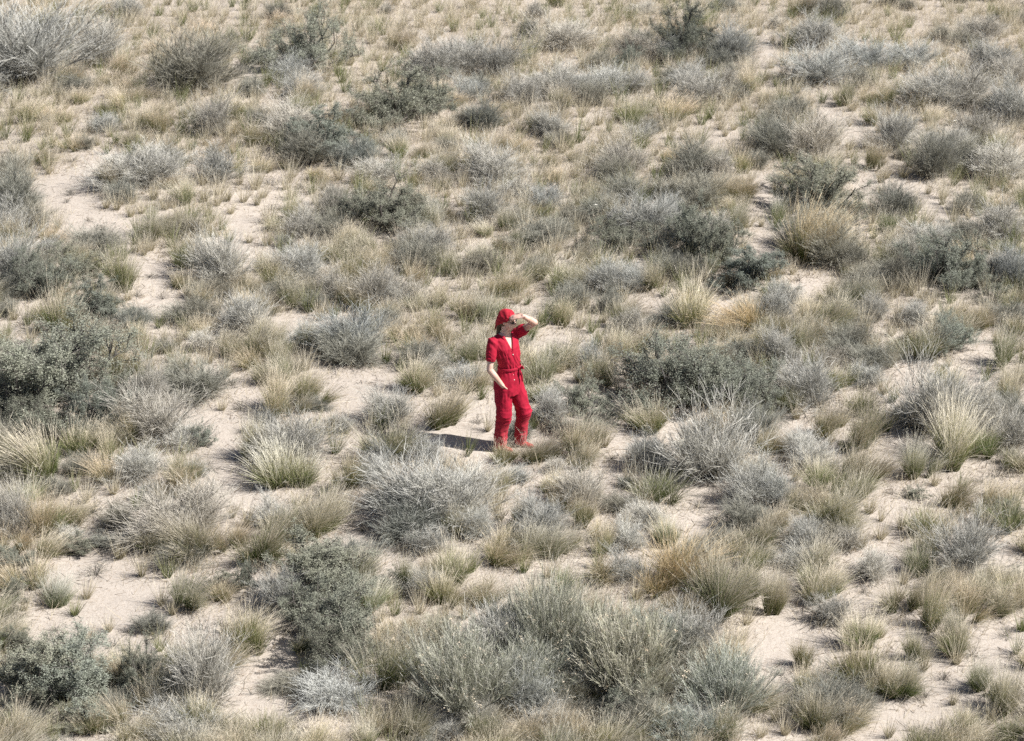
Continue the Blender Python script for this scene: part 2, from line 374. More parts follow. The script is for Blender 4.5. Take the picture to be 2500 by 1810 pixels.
# ------------------------------------------------------------------ where each plant of the photograph stands
# kind x y w h : foot of the plant and its width and height, in sixteen surveyed squares of the photograph
SURVEY = {
'A1': 'g230 800 900 700;g900 620 480 400;d1620 850 780 520;g1130 170 260 180;b880 150 100 110;b380 140 120 130;b1480 60 220 100;b1870 170 260 170;b1600 250 220 140;b2160 600 230 150;b2150 340 180 180;g1860 1230 330 330;b2210 1250 220 200;b40 1260 180 220;b590 1240 230 200;y330 900 350 220;y250 1010 300 200;y700 950 300 250;y900 1030 300 200;y1000 800 350 250;y1250 920 300 250;y1400 1050 250 250;y1180 1250 250 200;y1450 1350 260 200;y1600 1200 250 200;y560 1100 300 200;y100 1050 260 200;y800 1180 220 150;g1180 1690 600 330;g1380 1660 380 280;g1950 1640 380 300;b1790 1660 220 160;b250 1500 200 150;b430 1560 160 180;b940 1380 120 130;t640 1450 170 80;d80 1640 350 260;b380 1380 150 150;d690 850 260 170;b540 200 160 110;y170 130 200 110;y700 200 240 120;b770 100 130 90;y1250 250 280 140;t1420 260 110 60;y1720 420 300 160;b1900 440 200 150;y1280 1420 260 180;y2000 1300 240 180;y1050 1120 280 190;y1700 1120 240 170;g900 1180 220 150',
'A2': 's470 690 560 480;d100 560 260 120;g290 760 280 230;g400 870 320 200;b430 70 200 90;b760 130 150 120;b1010 150 160 130;g1140 130 120 90;b1310 240 180 150;b1020 340 190 170;b1440 260 200 140;b1720 110 180 120;b1880 170 140 130;b1980 280 160 160;b2120 430 220 220;b830 600 210 190;b1060 560 220 180;b1220 460 270 210;y1120 330 230 160;b960 690 120 170;b1260 600 200 130;b620 740 200 180;b790 840 190 200;b1000 960 220 170;b860 960 200 130;b380 1020 280 190;b680 1000 180 130;g1420 700 280 200;g1560 720 350 300;g1850 700 360 330;g2090 700 330 300;g1880 920 260 200;b1880 910 150 130;s1290 1140 640 420;s1570 1050 350 330;s900 1160 200 180;d2000 1180 300 280;g300 1280 450 320;d420 1480 400 320;s640 1400 500 320;b1270 1430 260 230;b1900 1370 220 230;b2070 1360 180 200;g2080 1640 500 320;g1120 1640 350 220;g1600 1640 300 200;y1060 1300 250 180;y1450 1420 300 220;y200 1400 200 200;y540 1620 380 220;y1000 760 200 160;y1150 800 220 200;y2130 1150 300 260;y2200 1350 260 260;d850 1500 350 250;d40 1180 220 200;b180 120 180 130;b560 90 200 110;y60 450 240 200;y820 400 220 180;y1560 380 260 180;y1750 300 200 160;b2230 150 150 130;y1900 430 240 190;b1500 150 130 110;y640 330 200 160;y80 800 260 220;y900 850 220 170;b2200 880 220 200;y2230 650 200 170',
'A3': 'g400 470 430 260;g210 170 150 130;d130 350 200 160;b100 260 120 170;y110 590 160 270;b380 610 200 160;b640 280 200 150;b780 330 170 130;b1040 200 250 130;g1180 130 220 100;s1530 540 430 400;g1080 560 360 250;g1240 560 260 200;g1420 560 200 190;d780 620 260 160;s990 640 240 180;g1900 570 360 310;d1820 640 260 200;b2090 480 200 180;b1650 120 200 100;d1900 100 300 130;b2190 250 180 130;b1860 290 180 130;b1980 240 150 120;b1270 700 180 130;b1400 680 180 140;g830 860 370 240;g1060 850 300 210;g1560 800 360 190;g1700 940 330 260;g320 900 360 270;g110 960 280 250;g430 890 280 230;g600 900 300 210;d690 960 250 220;b2080 870 260 260;g1910 790 200 160;b1420 1110 340 240;b1060 1120 350 230;y1180 1000 300 220;d1640 1010 120 150;b1900 1000 190 190;b1960 1170 150 150;b2120 1070 200 180;b1750 1070 170 160;g330 1240 300 230;b590 1290 220 220;y900 1330 320 220;g1150 1270 200 150;b1400 1250 170 140;b1570 1330 200 200;b1680 1290 180 160;y80 1400 260 300;y350 1500 310 260;b560 1600 250 210;g1000 1560 400 280;d930 1640 300 250;b1280 1630 250 170;d1600 1610 400 330;g1820 1610 300 230;b2030 1560 250 250;b2110 1630 150 130;d2250 1400 220 300;y500 130 200 110;y330 230 150 100;b850 120 170 100;y1350 90 180 90;y1500 90 160 80;b1700 200 180 120;y2100 130 200 110;y420 760 220 160;y760 760 230 150;y880 430 240 140;y1250 330 200 130;y700 430 220 150;y1620 620 240 170;y1760 740 280 160;y2100 700 240 190;b2200 780 150 140;y1930 930 200 170;y2060 1000 200 150;y1300 900 260 200;y950 960 240 200;y620 1060 260 190;y760 1130 260 190;y460 1080 240 200;y1500 1450 240 170;y700 1500 260 200;y1420 1180 200 160;b1180 1500 180 160;y2200 1250 220 170;y170 1120 250 230;b60 1190 200 180',
'A4': 'd530 190 420 230;g70 260 180 130;g390 470 480 290;b1060 160 130 110;b1490 250 200 150;g1900 390 350 220;d1740 430 220 150;b1850 170 190 120;b2190 250 200 130;g440 760 470 320;g860 640 380 250;g1290 640 380 240;b1300 690 260 150;g2000 680 430 270;b140 600 220 210;y30 620 180 140;b40 400 120 130;b250 850 230 180;b130 970 220 190;b700 960 240 260;b1040 980 240 250;b1290 850 160 150;b950 750 200 150;y1700 700 350 170;b1550 520 300 110;g1480 1000 380 340;g1750 990 500 340;g2180 780 300 260;g2180 1120 360 360;b1420 1180 200 190;b1610 1130 180 160;b1230 1050 140 120;b380 1080 180 190;b20 1050 120 160;b720 1130 100 90;g1850 1290 380 270;b2150 1240 150 180;b2030 1380 250 220;g1100 1370 350 330;b870 1330 160 150;b920 1520 230 240;b1260 1500 200 210;d1450 1610 400 380;g1560 1450 360 260;g2100 1640 450 340;b1690 1600 200 140;d80 1430 380 340;g420 1430 450 360;b1870 1640 150 110;y430 1400 160 210;b800 50 160 80;b950 80 150 80;b1350 100 160 90;y1150 180 180 100;y1250 260 220 110;b830 300 170 90;y700 120 200 90;y950 260 220 110;y1080 300 200 110;b1420 350 170 110;b2050 150 170 100;b1700 130 170 90;y1600 200 180 100;y2100 350 240 120;b2130 460 200 120;y760 420 260 130;y960 480 260 130;y1380 470 200 110;b1820 480 200 110;y1100 720 240 160;y650 330 200 110;y1500 700 220 130;b2060 830 200 150;y1950 780 220 150;y850 850 220 160;y480 930 180 130;b600 900 150 120;b870 1050 100 80;y1750 1150 220 150;y1950 1080 220 150;y1500 1280 240 150;y300 1290 220 160;b640 1200 130 100;y1200 1600 260 180;y1000 1640 240 160;b2250 1100 130 130;y250 120 200 90;y30 130 180 100',
'B1': 'd120 300 470 420;d270 390 350 210;b370 490 180 260;b510 400 130 190;g60 480 360 320;g90 900 320 430;s350 1010 450 340;s620 860 360 270;s880 1250 390 290;d50 1170 200 150;d1150 1280 300 210;d1030 1400 280 180;b660 710 260 210;b1030 240 180 190;b1580 330 160 160;b1270 640 170 210;b1350 530 300 290;b1610 770 340 300;g1960 930 410 430;b1660 1020 200 210;y1760 1080 300 270;b1060 980 360 490;d1600 1220 290 160;b1560 1440 260 170;d1480 1490 220 130;y2000 1540 260 290;g2150 1360 460 360;g1820 1480 240 200;b2020 530 190 130;b2200 525 160 110;b1930 110 260 190;b2040 270 190 120;t620 100 170 70;t900 410 150 90;t1440 1020 120 90;t1210 1000 160 80;b530 1400 460 430;b250 1430 260 190;g170 1640 350 230;s550 1640 420 240;b1000 1640 260 230;b1200 1600 210 200;b1400 1280 150 120;t590 160 90 50;t1720 110 140 60;y1450 240 240 160;y1800 400 220 150;y1960 420 200 150;t780 330 110 70;t1000 470 160 60;t1320 830 170 60;t1280 1110 110 50;b820 1500 200 190;y900 1400 220 180;t330 130 130 60;y2150 170 200 140;g420 650 260 170',
'B2': 'b90 560 240 210;b520 190 150 190;g680 330 250 260;g400 490 340 260;s1150 430 660 390;s850 340 330 250;b950 600 180 180;b780 600 300 230;b1560 400 260 240;g2000 310 360 290;y2010 490 310 220;g1530 660 310 260;b120 930 290 290;g430 890 430 310;g680 1010 310 250;b850 940 460 320;y700 640 260 200;y1100 720 300 250;b1250 930 140 160;g1090 1110 390 340;g1230 1110 210 200;d1150 1270 310 200;b1700 840 310 260;y1950 730 310 260;b2170 1020 360 260;b300 1100 310 250;g850 1510 470 400;d780 1630 560 340;g420 1440 260 210;b220 1400 190 150;b1580 1360 310 290;y1600 1110 280 240;b2000 1240 250 230;b1330 1570 210 210;g1650 1640 280 150;b1870 1610 260 260;y1150 1600 260 200;b200 1640 260 250;t140 230 140 80;y60 130 200 120;y300 150 240 150;y260 60 240 130;b760 150 180 150;y920 150 240 170;g1420 560 240 180;y1350 330 260 220;y1700 330 260 230;y1280 560 240 200;y1750 520 260 200;y2150 620 260 230;y1350 830 250 210;y1500 930 240 200;y1850 950 260 220;b1900 1080 200 160;y1450 1250 240 210;y1750 1130 230 180;y1850 1350 260 220;y1700 1500 260 200;b1050 1440 200 170;y1100 1420 240 200;y560 1220 240 180;y1960 1450 250 220;g1540 1560 240 180;b2150 1150 190 160;g1350 1060 240 220;d700 480 260 200',
'B3': 'd1000 190 360 270;b1290 60 160 110;b430 110 260 180;d1650 260 460 340;g1400 330 210 200;g1200 480 400 350;g920 420 200 220;s920 620 410 260;s1620 660 460 410;s1900 750 410 360;s2080 970 460 340;d1420 810 310 200;b700 260 300 260;b140 330 310 230;g270 260 250 220;d560 370 250 180;d250 570 450 250;b2000 440 260 270;b450 960 400 300;b230 880 310 280;b600 960 260 240;g850 960 310 260;g1080 960 260 230;d850 1140 200 200;b970 1300 260 290;b640 1120 230 170;b130 1070 130 90;b270 1280 200 210;b1370 1190 210 210;b1590 1300 440 360;g1100 1340 240 240;b700 1330 170 200;b360 1000 200 160;y2100 1260 360 360;o2080 1360 410 310;b950 1530 290 210;b400 1640 360 250;g700 1640 260 230;b1230 930 260 240;b1000 810 260 170;g60 120 260 180;y250 80 240 160;y560 130 260 180;y850 130 240 180;y1180 140 240 160;d1350 130 260 180;y1550 120 260 170;y120 480 260 220;y400 620 260 220;y620 720 280 230;y800 760 260 200;y1030 700 260 200;y1280 680 240 200;b1500 940 240 200;b1740 880 240 200;y330 760 240 220;y60 720 200 220;y1250 900 200 160;y1900 620 220 180;d400 480 280 180;y760 440 240 160;b1860 380 220 210;y1330 1420 220 140;b1180 1420 200 160;y560 1450 230 180;t1250 1330 140 90;y160 1400 220 190;y90 1260 200 160;t1750 1010 200 60;t840 1000 220 70;b1060 1130 160 140;b2200 380 130 110;g1800 480 260 200;y100 930 240 220',
'B4': 's450 270 720 420;s760 340 260 210;d1120 310 360 290;b1540 190 140 160;b1810 50 140 90;b2110 200 130 150;b2030 130 140 110;b1640 350 210 210;d330 600 420 330;o330 720 500 560;b300 740 520 430;d600 770 460 410;d780 790 280 260;g1390 570 310 210;b1050 790 290 310;d1600 530 260 170;d1770 540 330 210;g2080 510 460 330;b2080 620 310 170;s1520 930 560 410;s1750 960 400 360;d1180 960 290 310;b1360 1060 200 260;g2150 910 310 310;b1920 990 160 190;g2000 850 240 220;b730 1110 310 310;y950 1010 260 230;b500 1320 340 330;g950 1230 260 230;t1160 1280 130 200;g1300 1260 290 210;b1490 1290 210 200;b1890 1300 290 230;b2110 1180 210 240;s1620 1330 210 180;b300 1510 310 270;d830 1490 290 270;d650 1370 200 160;b1400 1590 490 360;s1600 1510 310 300;b2080 1640 310 350;g100 1640 310 360;g500 1640 300 200;b1080 1640 260 200;g60 1240 260 300;b930 490 190 120;b1600 1620 110 100;g170 1040 240 150;b1700 180 160 120;b1420 90 150 100;t1300 130 160 60;t950 60 130 60;y1260 380 240 150;y850 600 240 230;y920 720 240 200;g1250 720 260 220;b1750 200 170 120;b80 420 260 180;t280 860 120 90;y850 1330 240 190;y1900 800 220 190;b2200 1010 200 190;y1560 1180 220 160;t1080 1420 100 60;b1000 90 160 100;b560 1340 180 120;s2050 1050 220 160;b2230 1500 150 200',
'C1': 's560 360 820 600;s140 500 640 700;s880 570 480 420;s330 640 480 320;g1280 420 310 450;g1400 660 520 450;d1760 260 520 350;b1960 370 210 130;b950 820 210 260;b1130 670 260 290;b410 1030 500 430;d100 1060 320 310;b650 1090 140 160;g1200 990 430 300;g1330 1190 220 190;b1600 1060 360 300;y350 1510 360 440;b450 1460 310 310;g120 1510 410 450;d1020 1430 250 250;t820 1280 210 140;b2230 840 310 360;s1740 690 210 200;g1550 1570 720 490;b1720 1690 420 370;d1000 1560 320 130;s720 1640 210 160;t680 1470 80 150;g1620 720 240 220;y1560 920 260 220;y760 260 260 200;s1060 330 260 240;g100 120 300 260;t1850 620 180 110;t2050 150 160 90;y1200 1260 260 170;y1000 1120 200 200;g620 1520 180 120;y1340 160 240 160;t1500 250 140 90;t1850 900 160 110;y1280 840 260 190;d500 1120 240 160;t2120 360 150 80;g1700 960 200 160',
'C2': 'b230 120 260 240;b430 330 340 310;b160 430 300 310;b650 570 250 210;g300 860 560 410;b230 1090 500 310;b840 1080 260 340;g1200 510 360 310;b1000 550 150 210;b1230 830 460 360;b1650 550 330 310;b1420 230 360 290;g1800 170 260 210;b1990 270 160 130;b1870 780 160 180;g1500 1400 660 560;d1350 1540 560 360;g1780 1380 560 480;d1190 1240 310 210;b250 1540 360 330;b560 1510 310 350;g1160 1480 260 210;t830 1200 160 110;t940 1440 130 100;g1980 1510 320 260;b1310 530 200 200;g2180 1010 260 170;y1060 400 260 210;y1100 560 260 200;y700 760 240 230;y520 620 240 190;g740 560 220 170;b320 230 200 190;g1080 880 260 220;g1000 1020 260 230;y90 820 260 210;y420 1200 260 140;y700 1300 260 170;b1600 250 240 190;d540 360 200 130;g80 560 220 210;b2050 560 150 190;t1950 480 130 90;g1500 850 320 230;g2000 1180 380 320;y1880 1000 260 200;y1300 1340 260 240;g120 1400 300 230;b20 800 190 260;y980 760 240 200;t560 1130 200 100;g1540 1610 360 220;y2150 1360 240 200',
'C3': 's640 380 410 310;s830 470 260 140;s1440 360 920 560;s1750 340 520 430;s2000 360 520 360;b950 230 210 220;b1200 590 360 290;y1130 340 260 230;g1780 1060 740 760;b1650 960 300 220;b1900 960 300 220;g350 490 310 300;d470 570 240 160;b640 690 260 260;b220 860 430 330;y600 900 360 230;g1180 910 310 340;b1020 840 140 160;d1010 1040 140 110;b1280 1210 460 330;d900 1270 260 160;g620 1240 360 360;b620 1410 210 260;g60 1010 310 220;g250 1500 410 350;b80 1430 210 260;g1180 1400 300 210;b830 1640 210 260;g2160 1220 420 400;d2050 1460 360 310;b2180 1610 310 250;d1850 1560 260 170;y120 300 260 210;b430 40 280 170;d60 620 200 180;y820 700 230 180;y1340 480 230 200;b1430 250 260 190;y1950 430 220 180;t700 480 180 70;b1900 270 220 180;y1500 960 240 210;b1020 1000 160 190;y1150 220 260 180;t1820 1330 260 80;t1650 1230 200 60;y740 1180 220 180;y400 1180 260 210;y1000 1440 240 160;y560 1560 260 200;g380 920 240 200;y100 520 240 200;b2150 950 210 190;y2000 980 200 210;s2200 450 260 190;d1330 330 260 200;t1480 420 160 50;g1020 1600 280 250;t880 800 200 60;b2250 500 160 150',
'C4': 'g400 360 510 410;b170 390 210 260;t850 200 230 110;g880 150 240 190;b760 80 160 150;g1400 610 640 620;g1950 510 360 360;b2120 360 260 310;b1930 110 200 150;g2150 710 360 360;d2200 860 260 150;t2050 960 260 130;b1650 910 460 500;b1290 990 310 320;b480 610 310 270;b830 440 310 300;b820 750 360 360;g380 880 390 270;b240 1000 210 190;b480 1110 360 310;b850 1010 310 260;g80 1220 310 330;b250 1300 260 260;b580 1400 360 310;g350 1610 360 270;b900 1290 260 190;t1100 1100 100 70;s1330 1130 160 90;b1640 1260 410 260;b1380 1500 360 310;b1380 1640 300 210;s2150 1360 260 210;b2180 1260 210 210;b1000 1350 130 120;d530 1520 240 180;y650 520 260 210;y950 560 260 210;y1050 560 220 180;y750 900 240 210;y600 1180 260 200;y700 1280 260 190;b50 1480 240 220;d1250 420 240 150;b250 450 200 170;y1550 780 240 210;y1800 620 240 230;b1480 1040 200 160;t1250 1140 200 60;y1720 1060 210 130;b1900 1380 260 210;y1900 1500 260 190;y1180 1430 230 170;y1000 1520 240 170;y820 1600 240 170;g700 1600 280 200;t1900 1010 220 60;g300 760 260 210;b1100 300 190 160;t80 430 240 60;y2050 640 220 190;y180 1560 240 200;y420 1400 240 180;b1580 1500 240 200;t1850 300 150 60',
'D1': 'b1620 490 350 320;b1420 470 210 200;d1650 110 360 220;b1250 210 200 190;y450 480 360 260;y760 410 240 180;b420 380 230 190;s60 210 320 260;s750 1340 820 560;s240 1420 620 620;s1270 1260 360 460;g1800 1360 520 680;d1650 1260 320 230;b2210 910 340 460;g1650 1690 580 330;b850 1610 260 250;t1250 640 160 70;t130 660 110 210;s1500 1060 210 160;b350 310 200 160;y950 700 240 120;s700 1560 360 200;s100 470 240 220;y650 560 260 160;t1350 560 160 60;t1000 820 180 80;t1150 700 200 60;t500 680 110 70;y780 780 280 160;s180 950 330 230;d350 1520 300 150;t1900 1400 260 120;y2000 1600 280 220;b2150 1640 200 200;d1000 1400 320 180;t1780 680 200 100;g1500 1460 260 200;y560 1500 240 170;t850 200 240 110;s1950 330 200 150;t1840 420 150 40;s2150 320 220 220',
'D2': 's880 860 720 560;s600 360 620 480;s450 640 420 380;s640 1060 460 390;b1190 1250 460 520;g720 1370 600 320;r1830 1300 720 760;g2200 1060 460 560;r1600 720 360 360;b1340 330 190 310;g1490 400 230 260;y1100 1620 360 320;y1230 1640 240 220;b320 1590 100 130;r2200 660 420 420;d1900 1580 380 220;g2030 1560 300 260;g180 490 330 340;t1900 400 160 130;d350 1230 380 160;t250 700 260 80;b1900 180 240 200;y1700 130 280 170;d1500 1290 260 160;y900 1640 260 200;b120 420 170 260;s1180 330 260 170;t430 1560 130 80;b760 1000 220 180;t1060 700 200 130;b1300 1500 260 260;r1450 900 280 300;t200 1560 150 120;y1350 1400 220 220;g1700 1640 260 200;y1750 400 200 90;y2050 330 250 150;d1850 1400 240 240',
'D3': 'r300 860 620 760;r150 1100 560 520;r1050 1150 760 760;r700 900 620 600;r1250 800 520 470;g1600 900 460 420;r1900 1260 660 560;d1650 1150 420 320;d750 1250 520 360;s1150 1500 480 360;b1850 620 560 520;o1500 330 640 460;o1300 380 420 300;g1000 260 320 240;g150 1460 520 460;d1120 1640 520 400;y500 1640 360 280;g1750 1640 420 260;b2050 780 80 140;b1800 1640 280 140;b2200 1640 240 160;b760 130 180 190;y320 230 280 200;b480 380 300 260;y100 180 240 180;d1600 360 260 160;y1100 420 260 200;b1990 480 330 260;y2080 640 240 160;t1980 760 200 60;d650 1500 320 200;b560 1380 300 260;g350 1560 320 260;y1350 1480 280 220;r1500 1480 420 320;d1950 1360 320 200;y1950 1500 260 160;y1640 1620 260 170;s980 1640 360 260;b430 1500 220 210;y1900 850 200 110;b2140 150 240 220',
'D4': 'b20 560 220 400;b400 360 310 260;t480 620 350 240;g560 600 280 240;b850 870 360 310;b310 1010 210 290;b350 1290 260 260;b430 1610 360 350;b1080 1290 300 300;y950 1280 280 320;b1200 1280 240 280;b1300 960 210 260;b1430 700 310 430;b1170 430 230 210;b1680 830 210 260;t1330 1290 110 100;b830 1430 160 160;b1070 1640 210 160;b1560 1620 290 180;b1870 1230 260 260;b2090 1440 330 350;b2150 1640 260 210;b2060 560 260 210;t2120 730 150 90;b2200 900 200 180;b1880 460 260 260;g900 240 310 260;g250 140 260 190;g1720 200 480 500;b1350 210 280 260;b1500 330 240 220;t1820 900 180 110;s2210 210 120 90;y1600 330 300 220;y1750 380 280 230;b1200 280 220 180;y1450 450 280 260;y900 1050 260 200;t800 1000 200 90;t850 340 130 60;t120 1080 180 60;t620 640 200 80;b560 1340 200 150;y1380 1050 240 180;y1230 1120 220 170;b1000 1150 220 180;t1400 1270 130 90;b60 1500 200 180;y150 1620 260 200;t1560 1120 170 70;y2200 1230 200 180;b2180 1330 200 230;t1800 1540 160 60;t1290 1580 200 60;y280 1180 220 170;t700 1300 220 50;b1000 750 200 150;y120 330 240 190;t2150 920 160 60;y1640 1340 200 50;b130 1350 150 120',
}
def survey_list():
    out = []
    for key, s in SURVEY.items():
        x0 = '1234'.index(key[1])*625; y0 = {'A': 0, 'B': 453, 'C': 906, 'D': 1357}[key[0]]
        for e in s.split(';'):
            a, b, c, d = e[1:].split()
            if e[0] == 'r': b = min(float(b)+230, 1760)
            out.append([e[0], x0+float(a)/3.624, y0+float(b)/3.624, float(c)/3.624, float(d)/3.624])
    return out
# bare sand, in the photograph's pixels / 1.1023: centre x, y, radii
SAND = [(150,440,75,70),(215,520,80,45),(340,620,60,40),(350,690,50,45),(530,500,60,50),(500,560,50,35),(445,940,60,50),(485,1000,50,60),
 (480,1090,45,50),(560,1110,35,45),(780,870,90,40),(845,940,40,50),(650,730,50,28),(1010,960,60,40),(1040,925,40,30),(800,1190,65,50),
 (260,1330,90,45),(190,1400,80,60),(90,1420,40,30),(600,1470,60,80),(570,1590,70,45),(640,1590,60,35),(1680,440,38,60),(1700,560,45,60),(1790,650,85,30),
 (1620,700,60,20),(1880,300,60,30),(1830,240,30,50),(2000,440,50,30),(2090,480,50,30),(1930,430,30,40),(2160,830,50,60),(2000,830,40,40),
 (1720,960,50,25),(1230,790,30,45),(1560,1090,55,30),(1600,1180,60,45),(1480,930,35,45),(1440,975,35,40),(1990,1000,30,40),(2110,1080,80,30),
 (1940,1270,80,45),(2100,1330,60,30),(1710,1430,60,65),(2080,1560,110,60),(1960,1610,60,35),(2200,1450,50,50),(1870,1420,90,35),(60,690,40,25),
 (460,870,30,30),(220,370,60,40),(1700,130,30,50),(560,170,50,18),(1310,260,60,15),(1000,110,60,22),(2200,1250,40,40),(2020,1480,40,60),
 (1830,1480,50,50),(700,880,50,30),(300,1180,40,30),(170,1290,60,25),(1260,880,25,40),(500,1560,50,40),(1150,990,30,20),(1210,690,30,20)]
SAND = [(a*1.1023, b*1.1023, c*1.1023, d*1.1023) for a, b, c, d in SAND]
def sandiness(px, py):
    s = np.zeros(np.shape(px))
    for a, b, c, d in SAND:
        s = np.maximum(s, np.exp(-(((px-a)/c)**2 + ((py-b)/d)**2)*.9))
    return s
def straw_mat(px, py):
    s = np.zeros(np.shape(px))
    for a, b, c, d in [(300,300,260,110),(620,370,160,80),(150,260,150,60),(450,330,120,80),(1300,640,220,60),(1180,380,200,80),(1500,290,180,60),(2250,100,300,80),(1350,120,500,90),(900,60,400,60)]:
        s = np.maximum(s, np.exp(-(((px-a)/c)**2 + ((py-b)/d)**2)))
    return s

NAME = {'g': 'silver_shrub', 'd': 'dark_shrub', 's': 'sagebrush', 'r': 'rabbitbrush', 'b': 'grass_tuft', 'y': 'straw_tuft', 'o': 'straw_tuft', 't': 'dry_sprig'}
CAT = {'g': 'silver shrub', 'd': 'dark shrub', 's': 'sagebrush', 'r': 'rabbitbrush', 'b': 'grass tuft', 'y': 'straw tuft', 'o': 'straw tuft', 't': 'dry sprig'}
GROUP = {'g': 'silver grey shrubs scattered over the sand', 'd': 'dark twiggy shrubs scattered over the sand', 's': 'leafy sage green bushes among the shrubs',
         'r': 'grey green rabbitbrush with tan seed heads', 'b': 'green based bunch grass tufts on the sand', 'y': 'pale straw grass tufts on the sand',
         'o': 'pale straw grass tufts on the sand', 't': 'small dry sprigs on open sand'}
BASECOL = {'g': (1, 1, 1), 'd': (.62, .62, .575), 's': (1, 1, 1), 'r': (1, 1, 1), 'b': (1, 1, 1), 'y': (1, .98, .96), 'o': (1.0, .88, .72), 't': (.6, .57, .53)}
WHAT = {'g': 'silver grey shrub', 'd': 'dark twiggy shrub', 's': 'leafy sage bush', 'r': 'grey green rabbitbrush', 'b': 'green bunch grass',
        'y': 'pale straw tuft', 'o': 'tan orange straw clump', 't': 'dry leafless sprig'}

plants = survey_list()
# fill the rest of the slope the way it grows there: straw and bunch grass between the surveyed plants
gf = np.random.default_rng(77)
ex = [(p[1], p[2], p[3]) for p in plants]
extra = []
EX = np.array(ex); EXN = len(EX); EX = np.vstack([EX, np.zeros((6000, 3))])
for _ in range(14000):
    x = gf.uniform(-90, 2590); y = gf.uniform(-60, 1900)
    far = 1 - np.clip(y/1810, 0, 1)
    if gf.random() > (.13 if y > 950 else .14 + 1.0*far) and 0 < y < 1815: continue
    if y >= 1815 and gf.random() > (.10 if x > 1750 else .35): continue
    if sandiness(x, y) > (.38 if y < 800 else .22) or (820 < x < 1290 and 985 < y < 1135): continue
    u = gf.random()**1.25
    sc = (1 - .42*far)*(.85 + 1.1*u)
    k = gf.random(); kind = 'b' if k < .38 else 'y' if k < .90 else ('d' if k < .965 else 't')
    w, h = {'b': (62, 52), 'y': (74, 52), 'g': (90, 62), 'd': (76, 52), 't': (50, 22)}[kind]
    r = (15 + 22*gf.random())*(1-.3*far)*(.75+.45*u)
    q = EX[:EXN]
    if (((x-q[:, 0])/(r+q[:, 2]*.17))**2 + ((y-q[:, 1])/((r+q[:, 2]*.13)*.6))**2).min() < 1: continue
    extra.append([kind, x, y, w*sc, h*sc]); EX[EXN] = (x, y, w*sc); EXN += 1
# the tufts that show largest stand as plants of their own, the smallest go into one mass
tufts = sorted([p for p in plants if p[0] == 'b'], key=lambda p: -p[3]*p[4])
xb = sorted([p for p in extra if p[0] == 'b'], key=lambda p: -p[3]*p[4])
straw = [p for p in plants if p[0] in 'yo']; xs_ = sorted([p for p in extra if p[0] == 'y'], key=lambda p: -p[3]*p[4])
allb = sorted(tufts + xb, key=lambda p: -p[3]*p[4]); ally = sorted(straw + xs_, key=lambda p: -p[3]*p[4])
small = allb[295:] + ally[295:]
indiv = [p for p in plants + extra if p[0] in 'gdsrt'] + allb[:295] + ally[:295]
gs = sorted([p for p in indiv if p[0] == 'g'], key=lambda p: -p[3]*p[4])
for p in gs[300:]: p[0] = 'd'     # the smallest join the dark twiggy shrubs
# how near the next plant is, in the photograph's pixels: litter and thin grass gather round the plants
_near = np.zeros((260, 350)); _gy, _gx = np.mgrid[0:260, 0:350]; _gx = _gx*8.0-150; _gy = _gy*8.0-130
for p in indiv:
    if p[0] in 'bydgor':
        cx, cy, rx, ry = p[1], p[2]-.15*p[4], p[3]*.62+6, p[3]*.34+6
        i0, i1 = int((cx-2.2*rx+150)/8), int((cx+2.2*rx+150)/8)+2; j0, j1 = int((cy-2.2*ry+130)/8), int((cy+2.2*ry+130)/8)+2
        sl = (slice(max(j0, 0), max(j1, 0)), slice(max(i0, 0), max(i1, 0)))
        _near[sl] = np.maximum(_near[sl], np.exp(-(((_gx[sl]-cx)/rx)**2+((_gy[sl]-cy)/ry)**2)*.9))
def nearness(px, py):
    return _near[np.clip(((py+130)/8).astype(int), 0, 259), np.clip(((px+150)/8).astype(int), 0, 349)]
print('plants', {k: sum(p[0] == k for p in indiv) for k in 'gdsrbyot'}, 'small', len(small))
# landmarks that a label can lean on: a spot in the photograph's pixels and what stands there
LAND = [(1215,1085,'the woman in red'),(60,200,'the huge silver top left shrub'),(445,232,'the wide dark top left shrub'),(755,188,'the tall green top bush'),
 (980,310,'the open upper sage bush'),(513,338,'the lone silver straw field shrub'),(1675,145,'the dark green top right bush'),(1985,128,'the round grey far path shrub'),
 (2330,275,'the broad silver right shrub'),(2000,510,'the tall dark footed straw clump'),(2295,700,'the dark trunked sage bush'),(330,480,'the silver left path shrub'),
 (940,570,'the round central sage bush'),(1700,640,'the airy right sage bushes'),(1665,985,'the big green bush beside her'),(1740,1195,'the tall silver fan shrub'),
 (2260,1070,'the black shaded grey shrub'),(2350,1370,'the right edge grey shrub'),(150,1000,'the great left sage bush'),(370,1080,'the pale feathery sand track shrub'),
 (430,1340,'the broad grey lower left shrub'),(208,1725,'the bottom left sage bush'),(500,1730,'the white silver bottom shrub'),(868,1594,'the wide bare sand sage bush'),
 (1025,1240,'the wispy grey shrub below her'),(1665,1440,'the big tan orange clump'),(1130,1716,'the bottom middle rabbitbrush'),(1600,1680,'the bottom rabbitbrush mass'),
 (2260,1550,'the lush right sand tuft'),(1990,1780,'the bottom right sand grass'),(160,1190,'the tan topped left tuft'),(680,1205,'the fountain shaped green tuft'),
 (200,640,'the leafy far left bush'),(860,850,'the dark shrub left of her'),(1270,400,'the upper central straw grasses'),(2080,380,'the dark right path shrub'),(1500,560,'the silver centre right shrub'),
 (1720,800,'the sandy patch under sage'),(2250,870,'the olive right slope tuft'),(680,60,'the sparse top edge tufts'),(1200,80,'the top edge straw field'),(1600,60,'the far straw slope')]
